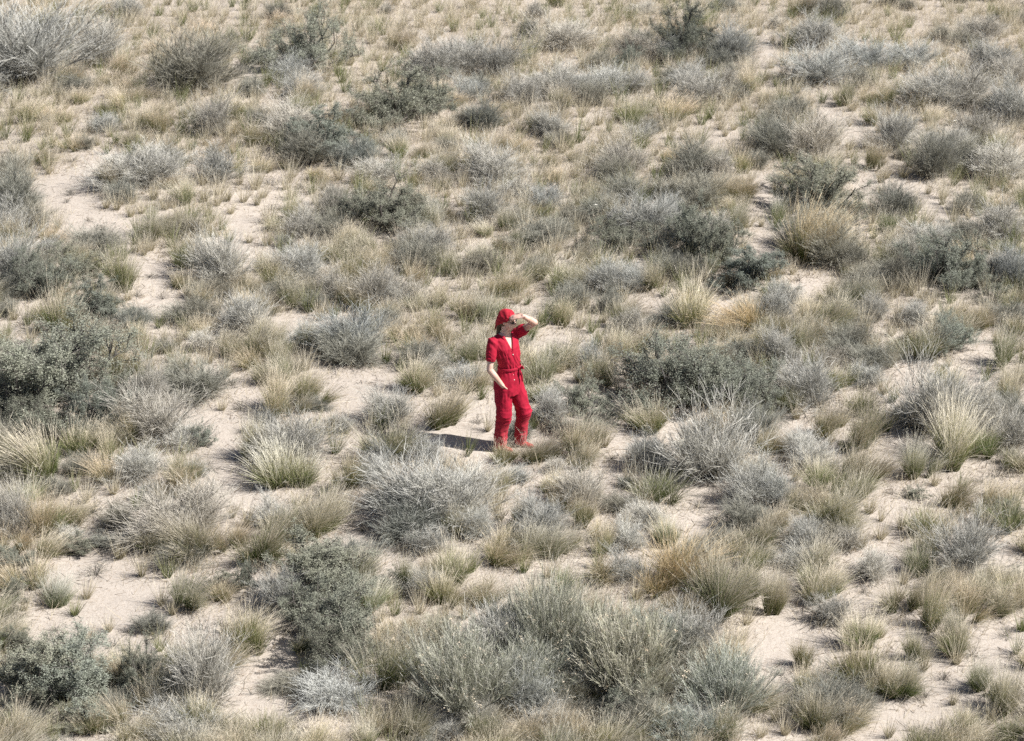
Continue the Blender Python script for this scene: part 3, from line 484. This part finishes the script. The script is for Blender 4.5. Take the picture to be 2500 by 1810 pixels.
ORD = ['nearest', 'second', 'third', 'fourth', 'fifth', 'sixth', 'seventh', 'eighth', 'ninth', 'tenth', 'eleventh', 'twelfth', 'thirteenth', 'fourteenth', 'fifteenth', 'sixteenth', 'seventeenth', 'eighteenth', 'nineteenth', 'twentieth']
def side_of(dx, dy):
    a = math.degrees(math.atan2(-dy, dx)) % 360
    return ['right of', 'back right of', 'behind', 'back left of', 'left of', 'front left of', 'in front of', 'front right of'][int(((a+22.5) % 360)//45)]
buckets = {}
for p in indiv:
    dl = sorted((((p[1]-l[0])**2+((p[2]-l[1])*1.6)**2)**.5, i) for i, l in enumerate(LAND))
    own = dl[0][0] < 16 and p[0] in 'gdsr'
    d, i = dl[1] if own else dl[0]
    p.append(None)
    w = 'big' if p[3]*p[4] > {'b': 9000, 'y': 7600, 'g': 17000, 'd': 14000, 's': 22000}.get(p[0], 1e9) else ('small' if p[3]*p[4] < {'b': 2600, 'y': 3000, 'g': 5200, 'd': 4200, 's': 4500, 't': 1100}.get(p[0], 0) else '')
    buckets.setdefault((w, p[0], i, side_of(p[1]-LAND[i][0], p[2]-LAND[i][1])), []).append((d, id(p), p))
for (w, k, i, sd_), lst in buckets.items():
    lst.sort(key=lambda q: q[0])
    for n, (_, _, p) in enumerate(lst):
        first = '' if len(lst) == 1 else ORD[min(n, 19)]+' '
        p[5] = (first + (w+' ' if w else '') + WHAT[k] + ' ' + sd_ + ' ' + LAND[i][2]).strip()

gp = np.random.default_rng(99)
made = {}
def meters(p):
    k, px, py, w, h = p[:5]
    x, y, z, dep = ground_pt(px, py-h*.06)
    W = w*dep/FPX; H = h*dep/FPX
    y += W*.20; z = float(height(x, y))
    hz = max(.5*H, (H - .30*W*sP)/cP)
    return x, y, z, W, hz
for p in indiv:
    k = p[0]; x, y, z, W, H = meters(p)
    pi_ = int(gp.integers(len(PROTO[k]))); pr = PROTO[k][pi_]; ew, eh = EXT[(k, pi_)]
    t = bpy.data.objects.new(NAME[k], None); COL.objects.link(t)
    t.location = (x, y, z-.012*H)
    if k in 'byo': rz = gp.normal()*.5 if gp.random() < .75 else gp.uniform(0, 6.28)
    else: rz = gp.uniform(0, 6.28)
    t.rotation_euler = (gp.normal()*.06, gp.normal()*.06, rz)
    s = {'g': 1.12, 'd': 1.06, 's': 1.30, 'r': 1.15, 'b': 1.0, 'y': .95, 'o': 1.3, 't': 1.1}[k]
    sz = {'g': 1.04, 'd': 1.0, 's': 1.18, 'r': 1.08, 'b': 1.14, 'y': .95, 'o': 1.15, 't': 1.0}[k]
    if k == 'b' and p[2] < 520: sz *= 1.12
    if k in 'gds' and p[2] < 800: s *= 1.13; sz *= 1.16
    if k == 'y' and p[2] < 600: sz *= .80
    if 1120 < p[1] < 1390 and 1092 < p[2] < 1220: s *= .74; sz *= .66
    near = min(max((p[2]-700)/350, 0), 1); s *= 1+{'s': .16, 'r': .16, 'g': .16, 'd': .16, 'o': 0}.get(k, .30)*near; sz *= 1+{'s': .08, 'r': .08, 'g': .08, 'd': .08, 'o': .1}.get(k, .20)*near
    t.scale = (W*s/ew*gp.uniform(.93, 1.07), W*s/ew*gp.uniform(.8, 1.02), H*sz/eh)
    tag(t, p[5], CAT[k], GROUP[k])
    v = gp.normal()*.10; hue = gp.normal()*.025
    base = BASECOL[k]
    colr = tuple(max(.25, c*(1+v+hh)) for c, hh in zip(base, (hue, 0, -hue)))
    for nm, me in pr:
        c = bpy.data.objects.new(nm, me); COL.objects.link(c); c.parent = t
        cc = colr
        if k == 'b' and nm == 'blades':
            gsh = gp.uniform(.0, 1.0); cc = (colr[0]*(.85+.35*gsh), colr[1]*(.95+.12*gsh), colr[2]*(.85+.3*gsh))
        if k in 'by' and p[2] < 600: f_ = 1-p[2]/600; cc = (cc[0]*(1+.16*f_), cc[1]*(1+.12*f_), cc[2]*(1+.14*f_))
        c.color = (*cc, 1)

# the smallest tufts, past counting, as one mass
def small_tufts(lst, name, mat, lab, seed):
    V, F, tt, rr, off = [], [], [], [], 0
    g = np.random.default_rng(seed)
    for p in lst:
        x, y, z, W, H = meters(p); n = 90
        a = g.uniform(0, 6.28, n); rad = .12*W*np.sqrt(g.random(n))
        root = np.stack([x+np.cos(a)*rad, y+np.sin(a)*rad, z+0*a], 1)
        q = .7*g.random(n)
        d = norm(np.stack([np.cos(a)*q+.15, np.sin(a)*q, np.ones(n)], 1))
        L = g.uniform(.4, 1.5, n)*max(H, .5*W)*1.2
        green = g.random() < .3
        rb = ribbons(root, d, L, .0085*W+.002, np.stack([d[:, 0]*.2, d[:, 1]*.2, -.2*q], 1)*L[:, None], 3, .2, 0.1 if green else .4, .95 if green else 1, g=g)
        V.append(rb['V']); F.append(rb['F']+off); tt.append(rb['t']); rr.append(rb['r']); off += len(rb['V'])
    me = mesh_from(name, np.concatenate(V), [np.concatenate(F)], dict(t=np.concatenate(tt), r=np.concatenate(rr)))
    me.materials.append(M[mat])
    tag(link(name, me), lab, None, None, 'stuff')
small_tufts(small[::3], 'small_grass', 'blade', 'small green grass sprouting between the shrubs', 7)
small_tufts([p for i, p in enumerate(small) if i % 3], 'small_straw', 'straw', 'small pale straw grass sprouting between the shrubs', 8)

gxp, gyp = ground_pt(1222, 1097)[:2]
# dry grass, litter and twigs lying between the plants: nobody could count them
def cover():
    g = np.random.default_rng(17)
    def scatter(N, dens):
        x = g.uniform(-16, 16, N*3); y = g.uniform(22, 62, N*3); px, py, dep = to_px(x, y, height(x, y))
        pr = dens(px, py, x, y)*(dep/50)**0 ; keep = (g.random(N*3) < pr) & (px > -250) & (px < 2750) & (py > -120) & (py < 2000)
        q = (x-gxp)**2/.55**2 + (y-gyp)**2/.6**2; q2 = (x-gxp+.85)**2/.9**2 + (y-gyp-.25)**2/.35**2
        keep &= (q > 1) & ((q2 > 1) | (g.random(N*3) < .12)); return x[keep], y[keep]
    def clump(x, y, sc, seed):
        return .5+.5*np.sin(x*sc+1.3*np.sin(y*sc*.9+seed)+seed)*np.sin(y*sc*1.1+1.5*np.sin(x*sc*.8)+2*seed)
    # standing fine straw
    x, y = scatter(900000, lambda px, py, x, y: np.clip((.07+.75*nearness(px, py)+1.0*straw_mat(px, py)+.28*np.clip((520-py)/400, 0, 1))*(1-1.05*sandiness(px, py)), 0.006, 1)*(.12+.88*clump(x, y, 4.2, 1)*clump(x, y, 1.6, 4)**.5))
    n = len(x); root = np.stack([x, y, height(x, y)-.005], 1)
    d = norm(np.stack([g.normal(size=n)*.45+.25, g.normal(size=n)*.45, np.ones(n)*.75], 1)); L = .04+.24*g.random(n)**1.8
    a = ribbons(root, d, L, .0042, np.stack([.25*L, .05*L, -.25*L], 1)*g.uniform(0, 1.6, (n, 1)), 3, .3, 0.2, 1, g=g)
    print('straw', n)
    o = link('dry_grass', pack('dry_grass', [a], M['straw'])); tag(o, 'fine pale dry grass standing thinly over the sand', None, None, 'stuff'); o.color = (1.04, 1.0, .97, 1)
    # lying litter
    x, y = scatter(200000, lambda px, py, x, y: np.clip(.14+.42*nearness(px, py)-.10*sandiness(px, py), .05, 1)*(.15+.85*clump(x, y, 3.1, 9)*clump(x, y, 7.1, 2)))
    n = len(x); root = np.stack([x, y, height(x, y)+.006], 1)
    d = norm(np.stack([g.normal(size=n), g.normal(size=n), np.abs(g.normal(size=n))*.10], 1)); L = g.uniform(.03, .16, n)
    b = ribbons(root, d, L, g.uniform(.004, .009, n), g.normal(size=(n, 3))*.02, 2, .4, 0, 1, g=g)
    print('litter', n)
    o = link('plant_litter', pack('plant_litter', [b], M['wood'])); tag(o, 'dark broken twigs and dead leaves lying on the sand', None, None, 'stuff'); o.color = (2.4, 2.1, 1.8, 1)
cover()

# five little white flowers that catch the sun
FL = simple('white_petal', (.86, .85, .80), .6)
FY = simple('yellow_centre', (.55, .42, .10), .7)
FS = simple('green_stem', (.12, .16, .07), .7)
def flower(px, py, up, size, label):
    x, y, z, dep = ground_pt(px, py)
    t = bpy.data.objects.new('white_flower', None); COL.objects.link(t); t.location = (x, y, z); t['label'] = label; t['category'] = 'flower'; t['group'] = 'small white flowers among the shrubs'
    H = up; P = np.stack([np.linspace(0, .02, 6), np.linspace(0, -.01, 6), np.linspace(0, H, 6)], 1)
    o = bpy.data.objects.new('stem', limb_mesh([(P, np.full(6, .006), .5)], FS, 'flower_stem')); COL.objects.link(o); o.parent = t
    V, F = [], []
    for k in range(5):
        a = k*2*math.pi/5; c, s = math.cos(a), math.sin(a)
        for u, v, w in ((0, 0, 0), (.45, .32, .12), (.85, .38, .22), (1.0, 0, .20), (.85, -.38, .22), (.45, -.32, .12)):
            V.append(((u*c-v*s)*size+.02, (u*s+v*c)*size-.01, H+w*size))
        F.append(list(range(k*6, k*6+6)))
    me = bpy.data.meshes.new('petals'); me.from_pydata(V, [], F); me.materials.append(FL); o = bpy.data.objects.new('petals', me); COL.objects.link(o); o.parent = t
    o.rotation_euler = (0, 0, 0)
    bm = bmesh.new(); bmesh.ops.create_icosphere(bm, subdivisions=1, radius=size*.22); me = bpy.data.meshes.new('flower_centre'); bm.to_mesh(me); bm.free()
    me.materials.append(FY); o = bpy.data.objects.new('centre', me); COL.objects.link(o); o.parent = t; o.location = (.02, -.01, H+size*.08)
flower(1783, 1085, .36, .024, 'white flower standing before the tall silver fan shrub')
flower(2327, 335, .26, .03, 'white flower at the foot of the broad silver right shrub')
flower(1451, 540, .24, .024, 'white flower among straw grass right above the centre')
flower(1607, 1625, .38, .014, 'tiny white flower on the bottom rabbitbrush mass')
flower(778, 838, .12, .02, 'white flower under the dark shrub left of her')
# ------------------------------------------------------------------ the woman
def loft(rings, k=20, cap=True):
    """rings: (centre, lateral axis, radius a, other axis, radius b)"""
    V, F = [], []
    for c, u, a, v, b in rings:
        c, u, v = Vector(c), Vector(u), Vector(v)
        for i in range(k):
            t = 2*math.pi*i/k; V.append(c + u*(a*math.cos(t)) + v*(b*math.sin(t)))
    n = len(rings)
    for r in range(n-1):
        for i in range(k):
            j = (i+1) % k; F.append((r*k+i, r*k+j, (r+1)*k+j, (r+1)*k+i))
    if cap: F.append(tuple(reversed(range(k)))); F.append(tuple(range((n-1)*k, n*k)))
    return V, F
def tube(pts, rad, k=14, flat=None, up=None):
    """limb along points with radii; rounded ends. flat = (axis, factor)"""
    P = [Vector(p) for p in pts]; rad = list(rad)
    d0 = (P[0]-P[1]).normalized(); d1 = (P[-1]-P[-2]).normalized()
    P2 = [P[0]+d0*rad[0]*.85, P[0]+d0*rad[0]*.5] + P + [P[-1]+d1*rad[-1]*.5, P[-1]+d1*rad[-1]*.85]
    R2 = [rad[0]*.3, rad[0]*.8] + rad + [rad[-1]*.8, rad[-1]*.3]
    rings = []; u = Vector(up) if up else Vector((.3, .5, .81))
    for i, p in enumerate(P2):
        T = (P2[min(i+1, len(P2)-1)]-P2[max(i-1, 0)]).normalized()
        v = T.cross(u).normalized(); w = v.cross(T).normalized(); u = w if not up else Vector(up)
        f = flat or 1.0
        rings.append((p, v, R2[i], w, R2[i]*f))
    return loft(rings, k)
def ball(c, rx, ry, rz, ax=None, k=16, m=10):
    ax = ax or (Vector((1, 0, 0)), Vector((0, 1, 0)), Vector((0, 0, 1)))
    rings = []
    for i in range(1, m):
        t = -math.pi/2 + math.pi*i/m; rings.append((Vector(c)+ax[2]*(rz*math.sin(t)), ax[0], rx*math.cos(t), ax[1], ry*math.cos(t)))
    return loft(rings, k)
def fuse(name, pieces, voxel, mat, parent, smooth=4, wrinkle=None, cut=None):
    """all pieces grown together into one continuous skin"""
    V, F = [], []
    for v, f in pieces:
        o = len(V); V += v; F += [tuple(i+o for i in q) for q in f]
    me = bpy.data.meshes.new(name+'_raw'); me.from_pydata([tuple(v) for v in V], [], F); me.validate()
    ob = bpy.data.objects.new('tmp', me); COL.objects.link(ob)
    m = ob.modifiers.new('r', 'REMESH'); m.mode = 'VOXEL'; m.voxel_size = voxel
    s = ob.modifiers.new('s', 'SMOOTH'); s.iterations = smooth; s.factor = .5
    dg = bpy.context.evaluated_depsgraph_get(); dg.update()
    out = bpy.data.meshes.new_from_object(ob.evaluated_get(dg)); bpy.data.objects.remove(ob)
    out.name = name
    n = len(out.vertices); co = np.zeros(n*3, np.float32); out.vertices.foreach_get('co', co); co = co.reshape(-1, 3)
    if wrinkle:
        no = np.zeros(n*3, np.float32); out.vertices.foreach_get('normal', no); no = no.reshape(-1, 3)
        co = co + no*wrinkle(co)[:, None]; out.vertices.foreach_set('co', co.astype(np.float32).ravel())
    if cut:
        bm = bmesh.new(); bm.from_mesh(out)
        bmesh.ops.delete(bm, geom=[f for f in bm.faces if cut(f.calc_center_median())], context='FACES')
        bm.to_mesh(out); bm.free()
    out.shade_smooth(); out.materials.clear(); out.materials.append(mat); out.update()
    o = bpy.data.objects.new(name, out); COL.objects.link(o); o.parent = parent
    return o
def skin_mat():
    m, nt, b = nodes('fair_skin'); b.inputs['Base Color'].default_value = (.62, .41, .33, 1); b.inputs['Roughness'].default_value = .5
    tc = nt.nodes.new('ShaderNodeTexCoord').outputs['Object']; n = nt.nodes.new('ShaderNodeTexNoise'); n.inputs['Scale'].default_value = 14; n.inputs['Detail'].default_value = 4; nt.links.new(tc, n.inputs['Vector'])
    nt.links.new(ramp(nt, n.outputs['Fac'], [(.35, (.56, .345, .27)), (.65, (.66, .45, .37))]), b.inputs['Base Color'])
    b.inputs['Subsurface Weight'].default_value = .15; b.inputs['Subsurface Radius'].default_value = (.01, .004, .002); b.inputs['Subsurface Scale'].default_value = 1
    return m
def cloth_mat(name, c):
    m, nt, b = nodes(name)
    tc = nt.nodes.new('ShaderNodeTexCoord').outputs['Object']; n = nt.nodes.new('ShaderNodeTexNoise'); n.inputs['Scale'].default_value = 18; n.inputs['Detail'].default_value = 5
    nt.links.new(tc, n.inputs['Vector'])
    cc = ramp(nt, n.outputs['Fac'], [(.3, tuple(x*.82 for x in c)), (.7, tuple(x*1.12 for x in c))])
    if name == 'red_linen':
        sx = nt.nodes.new('ShaderNodeSeparateXYZ'); nt.links.new(tc, sx.inputs[0]); zr = ramp(nt, sx.outputs['Z'], [(.02, (1, 1, 1)), (.42, (0, 0, 0))])
        cc = mixc(nt, math_(nt, 'MULTIPLY', math_(nt, 'MULTIPLY', zr, n.outputs['Fac']), .28), cc, (.42, .30, .24))
    nt.links.new(cc, b.inputs['Base Color']); b.inputs['Roughness'].default_value = .75; b.inputs['Specular IOR Level'].default_value = .2
    b.inputs['Sheen Weight'].default_value = .12; b.inputs['Sheen Tint'].default_value = (1, .3, .3, 1)
    return m

gx, gy, gz, _ = ground_pt(1222, 1097)
woman = bpy.data.objects.new('person', None); COL.objects.link(woman); woman.location = (gx, gy, gz)
tag(woman, 'woman in a red jumpsuit and headscarf shading her eyes with one hand', 'person')
SKIN = skin_mat(); RED = cloth_mat('red_linen', (.34, .008, .030)); SCARF = cloth_mat('red_scarf', (.36, .014, .030))
HAIR = simple('dark_blonde_hair', (.10, .07, .04), .55); DARK = simple('dark_lens', (.012, .012, .014), .15, .5)
SHOE = simple('red_shoe', (.42, .03, .03), .5); BTN = simple('pale_button', (.75, .65, .6), .4)

LAT = Vector((.78, .62, 0)).normalized(); FWD = Vector((.62, -.78, 0)).normalized(); UP = Vector((0, 0, 1))
def torso(scale=1.0, top=True, low=.72):
    rows = [(.085, .0, .70, .155, .125), (.085, 0, .78, .178, .130), (.088, 0, .88, .172, .124), (.095, 0, .96, .148, .108), (.100, 0, 1.02, .126, .096), (.095, 0, 1.09, .140, .108),
            (.075, 0, 1.18, .160, .122), (.055, 0, 1.27, .168, .120), (.045, .01, 1.33, .172, .106), (.042, .012, 1.375, .150, .086), (.045, .012, 1.405, .100, .066), (.05, .010, 1.43, .058, .055)]
    rows = [r for r in rows if r[2] >= low]
    return loft([(Vector((x, y, z)), LAT, a*scale*.96, FWD, b*scale*.97) for x, y, z, a, b in rows], 28)
SR = Vector((-.088, -.088, 1.355)); ER = Vector((-.118, -.175, 1.05)); WR = Vector((.030, -.150, .840)); HR = Vector((.085, -.075, .755))
SL = Vector((.180, .125, 1.365)); EL = Vector((.385, .045, 1.530)); WL = Vector((.250, -.120, 1.675))
# head: turned to the right of the picture
HC = Vector((.085, -.010, 1.575)); HF = Vector((.90, -.42, -.10)).normalized(); HS = HF.cross(UP).normalized(); HU = HS.cross(HF).normalized()
def hp(f, s, u): return HC + HF*f + HS*s + HU*u
head = [ball(hp(-.012, 0, .030), .092, .074, .095, (HF, HS, HU)), ball(hp(.022, 0, -.030), .064, .056, .078, (HF, HS, HU)),
        ball(hp(.042, 0, -.078), .030, .030, .024, (HF, HS, HU)),                        # chin
        ball(hp(.056, 0, .036), .026, .050, .022, (HF, HS, HU)),                          # brow
        ball(hp(.050, .030, -.022), .026, .022, .024, (HF, HS, HU)), ball(hp(.050, -.030, -.022), .026, .022, .024, (HF, HS, HU)),   # cheeks
        tube([hp(.074, 0, .022), hp(.090, 0, -.004), hp(.100, 0, -.020)], [.009, .010, .012]),  # nose
        ball(hp(.083, 0, -.026), .012, .016, .008, (HF, HS, HU)),
        ball(hp(.078, 0, -.046), .010, .022, .0055, (HF, HS, HU)), ball(hp(.076, 0, -.056), .010, .019, .006, (HF, HS, HU)),   # lips
        ball(hp(-.012, .073, -.004), .016, .008, .028, (HF, HS, HU)), ball(hp(-.012, -.073, -.004), .016, .008, .028, (HF, HS, HU)),
        tube([Vector((.048, .010, 1.36)), Vector((.056, .004, 1.44)), hp(-.018, 0, -.055)], [.056, .050, .050])]
def hand(w, d, n, thumb, curl, L=1.0):
    """w wrist, d towards the fingertips, n out of the back of the hand, thumb = +-1"""
    d = Vector(d).normalized(); n = Vector(n); n = (n-d*n.dot(d)).normalized(); s = d.cross(n).normalized()*thumb
    w = Vector(w); out = [tube([w-d*.02, w+d*.02, w+d*.055, w+d*.088], [.024, .031, .038, .036], 14, .42, n)]
    for i, (off, ln) in enumerate(((.029, .070), (.010, .080), (-.010, .074), (-.028, .058))):
        base = w+d*.086+s*off; dd = (d+s*off*2.2).normalized(); p = [base-d*.012]; a = 0
        for seg, fr in enumerate((.45, .31, .24)):
            a += curl*(.5, 1.0, .8)[seg]; p.append(p[-1]+(dd*math.cos(a)-n*math.sin(a))*ln*fr*(1.15 if seg == 0 else 1))
        out.append(tube(p, [.0095, .0088, .0080, .0070], 10))
    p = [w+d*.018+s*.022]; p.append(p[0]+(d*.6+s*.8-n*.2).normalized()*.036); p.append(p[1]+(d*.9+s*.45-n*.25).normalized()*.030); p.append(p[2]+(d*1.0+s*.2-n*.3).normalized()*.024)
    out.append(tube(p, [.014, .011, .010, .008], 10)); return out
dl = Vector((-.93, .10, -.16)).normalized()
body = [torso(.92)] + head
body += [tube([SR, SR.lerp(ER, .5), ER], [.044, .040, .034]), tube([ER, ER.lerp(WR, .35), ER.lerp(WR, .75), WR], [.037, .037, .028, .024])]
body += [tube([SL, SL.lerp(EL, .5), EL], [.044, .041, .036]), tube([EL, EL.lerp(WL, .35), EL.lerp(WL, .75), WL], [.038, .038, .029, .024])]
body += hand(WR, (HR-WR), Vector((-.6, -.75, .1)), 1, .35)
body += hand(WL, dl, Vector((.25, -.35, .9)), 1, .16)
hips = [Vector((.030, -.045, .80)), Vector((.150, .050, .80))]
knees = [Vector((.035, -.075, .46)), Vector((.262, .030, .47))]
ank = [Vector((-.005, -.030, .085)), Vector((.225, .075, .10))]
for h_, k_, a_ in zip(hips, knees, ank): body += [tube([h_, h_.lerp(k_, .5), k_], [.078, .066, .050]), tube([k_, k_.lerp(a_, .3), k_.lerp(a_, .75), a_], [.050, .050, .034, .030])]
fdir = [Vector((.80, -.50, 0)).normalized(), Vector((.85, -.40, 0)).normalized()]
for a_, fd in zip(ank, fdir): body.append(tube([a_+Vector((0, 0, -.01))-fd*.01, Vector((a_.x, a_.y, .042))+fd*.02, Vector((a_.x, a_.y, .032))+fd*.12], [.032, .032, .026], 12))
fuse('body', body, .0052, SKIN, woman, 3)
# clothing
def folds(co):
    out = np.zeros(len(co)); N = mnoise.noise
    for i, (x, y, z) in enumerate(co):
        # axes along the cloth: l round the body, z down it, both bent by a slow noise so no fold runs straight
        wx = N(Vector((x*4, y*4, z*4)))*.10; wz = N(Vector((x*4+9, y*4, z*4)))*.10
        l = x*.85+y*.5
        up = min(max((z-.98)/.1, 0), 1); leg = min(max((.72-z)/.2, 0), 1); kn = math.exp(-((z-.44)/.13)**2)+.8*math.exp(-((z-.14)/.10)**2)
        ridge = lambda q: 1-2.6*abs(q)
        v = up*.0060*ridge(N(Vector(((l+wx)*22+(z-1.0)*6, y*4, (z+wz)*5))))
        v += (1-up)*.0070*ridge(N(Vector(((l+wx)*13, y*5, (z+wz)*4.5+7))))
        v += kn*leg*.0100*ridge(N(Vector((x*5+z*3+wx*9, y*5, (z+wz*.7)*19))))
        v += .0022*N(Vector((x*31+5, y*31, z*27)))
        g_ = math.exp(-((z-1.02)/.07)**2); v += g_*.0035*math.sin(math.atan2(y, x-.1)*19+z*20)
        out[i] = v-.004
    return out
suit = [torso(1.07, low=.69)]
def sleeve(S, E, f, r0, r1): return tube([S, S.lerp(E, f*.5), S.lerp(E, f)], [r0, (r0+r1)/2, r1])
suit += [sleeve(SR+Vector((.004, .0, -.002)), ER, .60, .066, .064), sleeve(SL+Vector((-.01, -.004, -.006)), EL, .42, .066, .070)]
for h_, k_, a_, e in zip(hips, knees, ank, (0, 1)):
    hem = a_.lerp(k_, .0 if e == 0 else .02) + Vector((0, 0, -.015))
    suit.append(tube([h_+Vector((0, 0, .02)), h_.lerp(k_, .45), k_+FWD*.008, k_.lerp(hem, .55)-FWD*.012, hem], [.108, .100, .088, .076, .070], 18))
def vneck(c):
    q = c-Vector((.055, .0, 0)); f = q.dot(FWD); l = q.dot(LAT)
    if c.z > 1.40 and (c-Vector((.048, .010, c.z))).length < .078: return True                                                            # neck hole
    if f > .03 and c.z > 1.235 and abs(l) < (c.z-1.235)*.30: return True
    # open sleeve ends
    for S, E, fr in ((SR, ER, .70), (SL, EL, .53)):
        ax = (E-S); t = (c-S).dot(ax)/ax.dot(ax)
        if t > fr and (c-S-ax*t).length < .12 and ((c-S-ax*t).length < .075): return (c-(S+ax*t)).length < .09 and c.z > (1.1 if S is SR else 1.3)
    return False
fuse('jumpsuit', suit, .0060, RED, woman, 5, folds, vneck)
# collar: two turned-down lapels along the neck opening
def strip(pts, w, th, wdir, name, mat):
    V, F = [], []
    for i, p in enumerate(pts):
        p = Vector(p); wd = Vector(wdir(i)); nn = FWD*.5+UP*.3
        for a, b in ((0, 0), (w, 0), (w, th), (0, th)): V.append(p+wd*a+nn*b)
    for i in range(len(pts)-1):
        for j in range(4): F.append((i*4+j, i*4+(j+1) % 4, i*4+4+(j+1) % 4, i*4+4+j))
    F += [(3, 2, 1, 0), tuple(len(V)-4+j for j in range(4))]
    me = bpy.data.meshes.new(name); me.from_pydata([tuple(v) for v in V], [], F); me.materials.append(mat); me.shade_smooth()
    o = bpy.data.objects.new(name, me); COL.objects.link(o); o.parent = woman; return o
C0 = Vector((.055, 0, 0))
for sg in (-1, 1):
    pts = []
    for i in range(9):
        t = i/8; z = 1.245+.175*t; l = sg*(-.002+.058*t**.9); f = .122-.075*t**1.3
        pts.append(C0+LAT*l+FWD*f+UP*z)
    strip(pts, .034, .007, lambda i, s=sg: LAT*s*.9-UP*.25-FWD*.35, 'lapel', RED)
# belt with a bow and hanging ends
belt = []
V, F = loft([(Vector((.100, 0, z)), LAT, a, FWD, b) for z, a, b in ((.998, .141, .110), (1.004, .146, .115), (1.030, .146, .115), (1.036, .141, .110))], 36, cap=False)
me = bpy.data.meshes.new('belt'); me.from_pydata([tuple(v) for v in V], [], F); me.materials.append(RED); me.shade_smooth()
bo = bpy.data.objects.new('belt', me); COL.objects.link(bo); bo.parent = woman
kn = Vector((.100, 0, 1.017)) + LAT*.060 + FWD*.112
fuse('belt_bow', [ball(kn, .018, .014, .018), tube([kn, kn+Vector((.035, -.01, .030)), kn+Vector((.045, -.01, .004)), kn], [.009, .012, .012, .009], 8),
     tube([kn, kn+Vector((-.030, -.012, .022)), kn+Vector((-.038, -.012, -.004)), kn], [.009, .012, .012, .009], 8),
     tube([kn, kn+Vector((.014, -.014, -.05)), kn+Vector((.028, -.010, -.11)), kn+Vector((.032, -.008, -.15))], [.009, .011, .011, .010], 8),
     tube([kn, kn+Vector((-.004, -.016, -.04)), kn+Vector((-.006, -.014, -.085))], [.009, .011, .010], 8)], .0035, RED, woman, 2)
for i, z in enumerate((1.205, 1.140, 1.075, .955, .90)):
    bm = bmesh.new(); bmesh.ops.create_cone(bm, cap_ends=True, segments=14, radius1=.0065, radius2=.0055, depth=.004)
    me = bpy.data.meshes.new('button'); bm.to_mesh(me); bm.free(); me.materials.append(BTN)
    o = bpy.data.objects.new('button', me); COL.objects.link(o); o.parent = woman
    wdt = (.130, .124, .117, .120, .132)[i]; o.location = Vector((.062+.04*(1.2-z)*1.0, 0, z))+FWD*wdt; o.rotation_euler = FWD.to_track_quat('Z', 'Y').to_euler()
# headscarf tied at the nape
def scarf_folds(co):
    out = np.zeros(len(co))
    for i, c in enumerate(co):
        q = Vector(c)-HC; a = math.atan2(q.dot(HU)-.02, -q.dot(HF)+.08); out[i] = .0022*math.sin(a*17+q.dot(HS)*30+3*mnoise.noise(Vector(c)*12))+.004*mnoise.noise(Vector(c)*22)
    return out
nape = hp(-.122, 0, -.070)
fuse('headscarf', [ball(hp(-.020, 0, .036), .108, .086, .101, (HF, HS, HU)), tube([hp(-.045, 0, .020), hp(-.088, 0, -.022), nape], [.084, .062, .028]), ball(nape, .020, .018, .018),
     tube([nape, nape+Vector((-.020, .0, -.03)), nape+Vector((-.030, -.005, -.075))], [.014, .017, .006], 10, .5),
     tube([nape, nape+Vector((-.004, -.018, -.03)), nape+Vector((-.012, -.026, -.065))], [.013, .015, .006], 10, .5)], .0045, SCARF, woman, 3, scarf_folds,
     lambda c: (c-HC).dot(HU) < .002+.80*(c-HC).dot(HF) and (c-HC).dot(HF) > -.100 and c.z > 1.46)
def hair_folds(co):
    return np.array([.003*math.sin(c[0]*300+c[1]*260+c[2]*30) for c in co])
fuse('hair', [ball(hp(-.040, 0, -.020), .060, .066, .058, (HF, HS, HU)), tube([hp(-.075, 0, -.045), hp(-.098, 0, -.090), Vector((-.022, .026, 1.435)), Vector((-.040, .034, 1.395))], [.034, .030, .022, .009], 12)], .0045, HAIR, woman, 3, hair_folds)
# sunglasses
sg_ = []
for s in (-1, 1): sg_.append(ball(hp(.082, s*.031, .006), .006, .026, .020, (HF, HS, HU)))
sg_.append(tube([hp(.087, -.012, .012), hp(.089, 0, .014), hp(.087, .012, .012)], [.0035]*3, 8))
for s in (-1, 1): sg_.append(tube([hp(.080, s*.055, .012), hp(.03, s*.074, .010), hp(-.02, s*.078, .004)], [.004, .0035, .003], 8))
fuse('sunglasses', sg_, .0026, DARK, woman, 1)
for a_, fd in zip(ank, fdir):
    b0 = Vector((a_.x, a_.y, 0))
    o = fuse('shoe', [tube([b0+UP*.050-fd*.035, b0+UP*.045+fd*.03, b0+UP*.032+fd*.14], [.038, .039, .030], 14, .8, UP)], .005, SHOE, woman, 2)
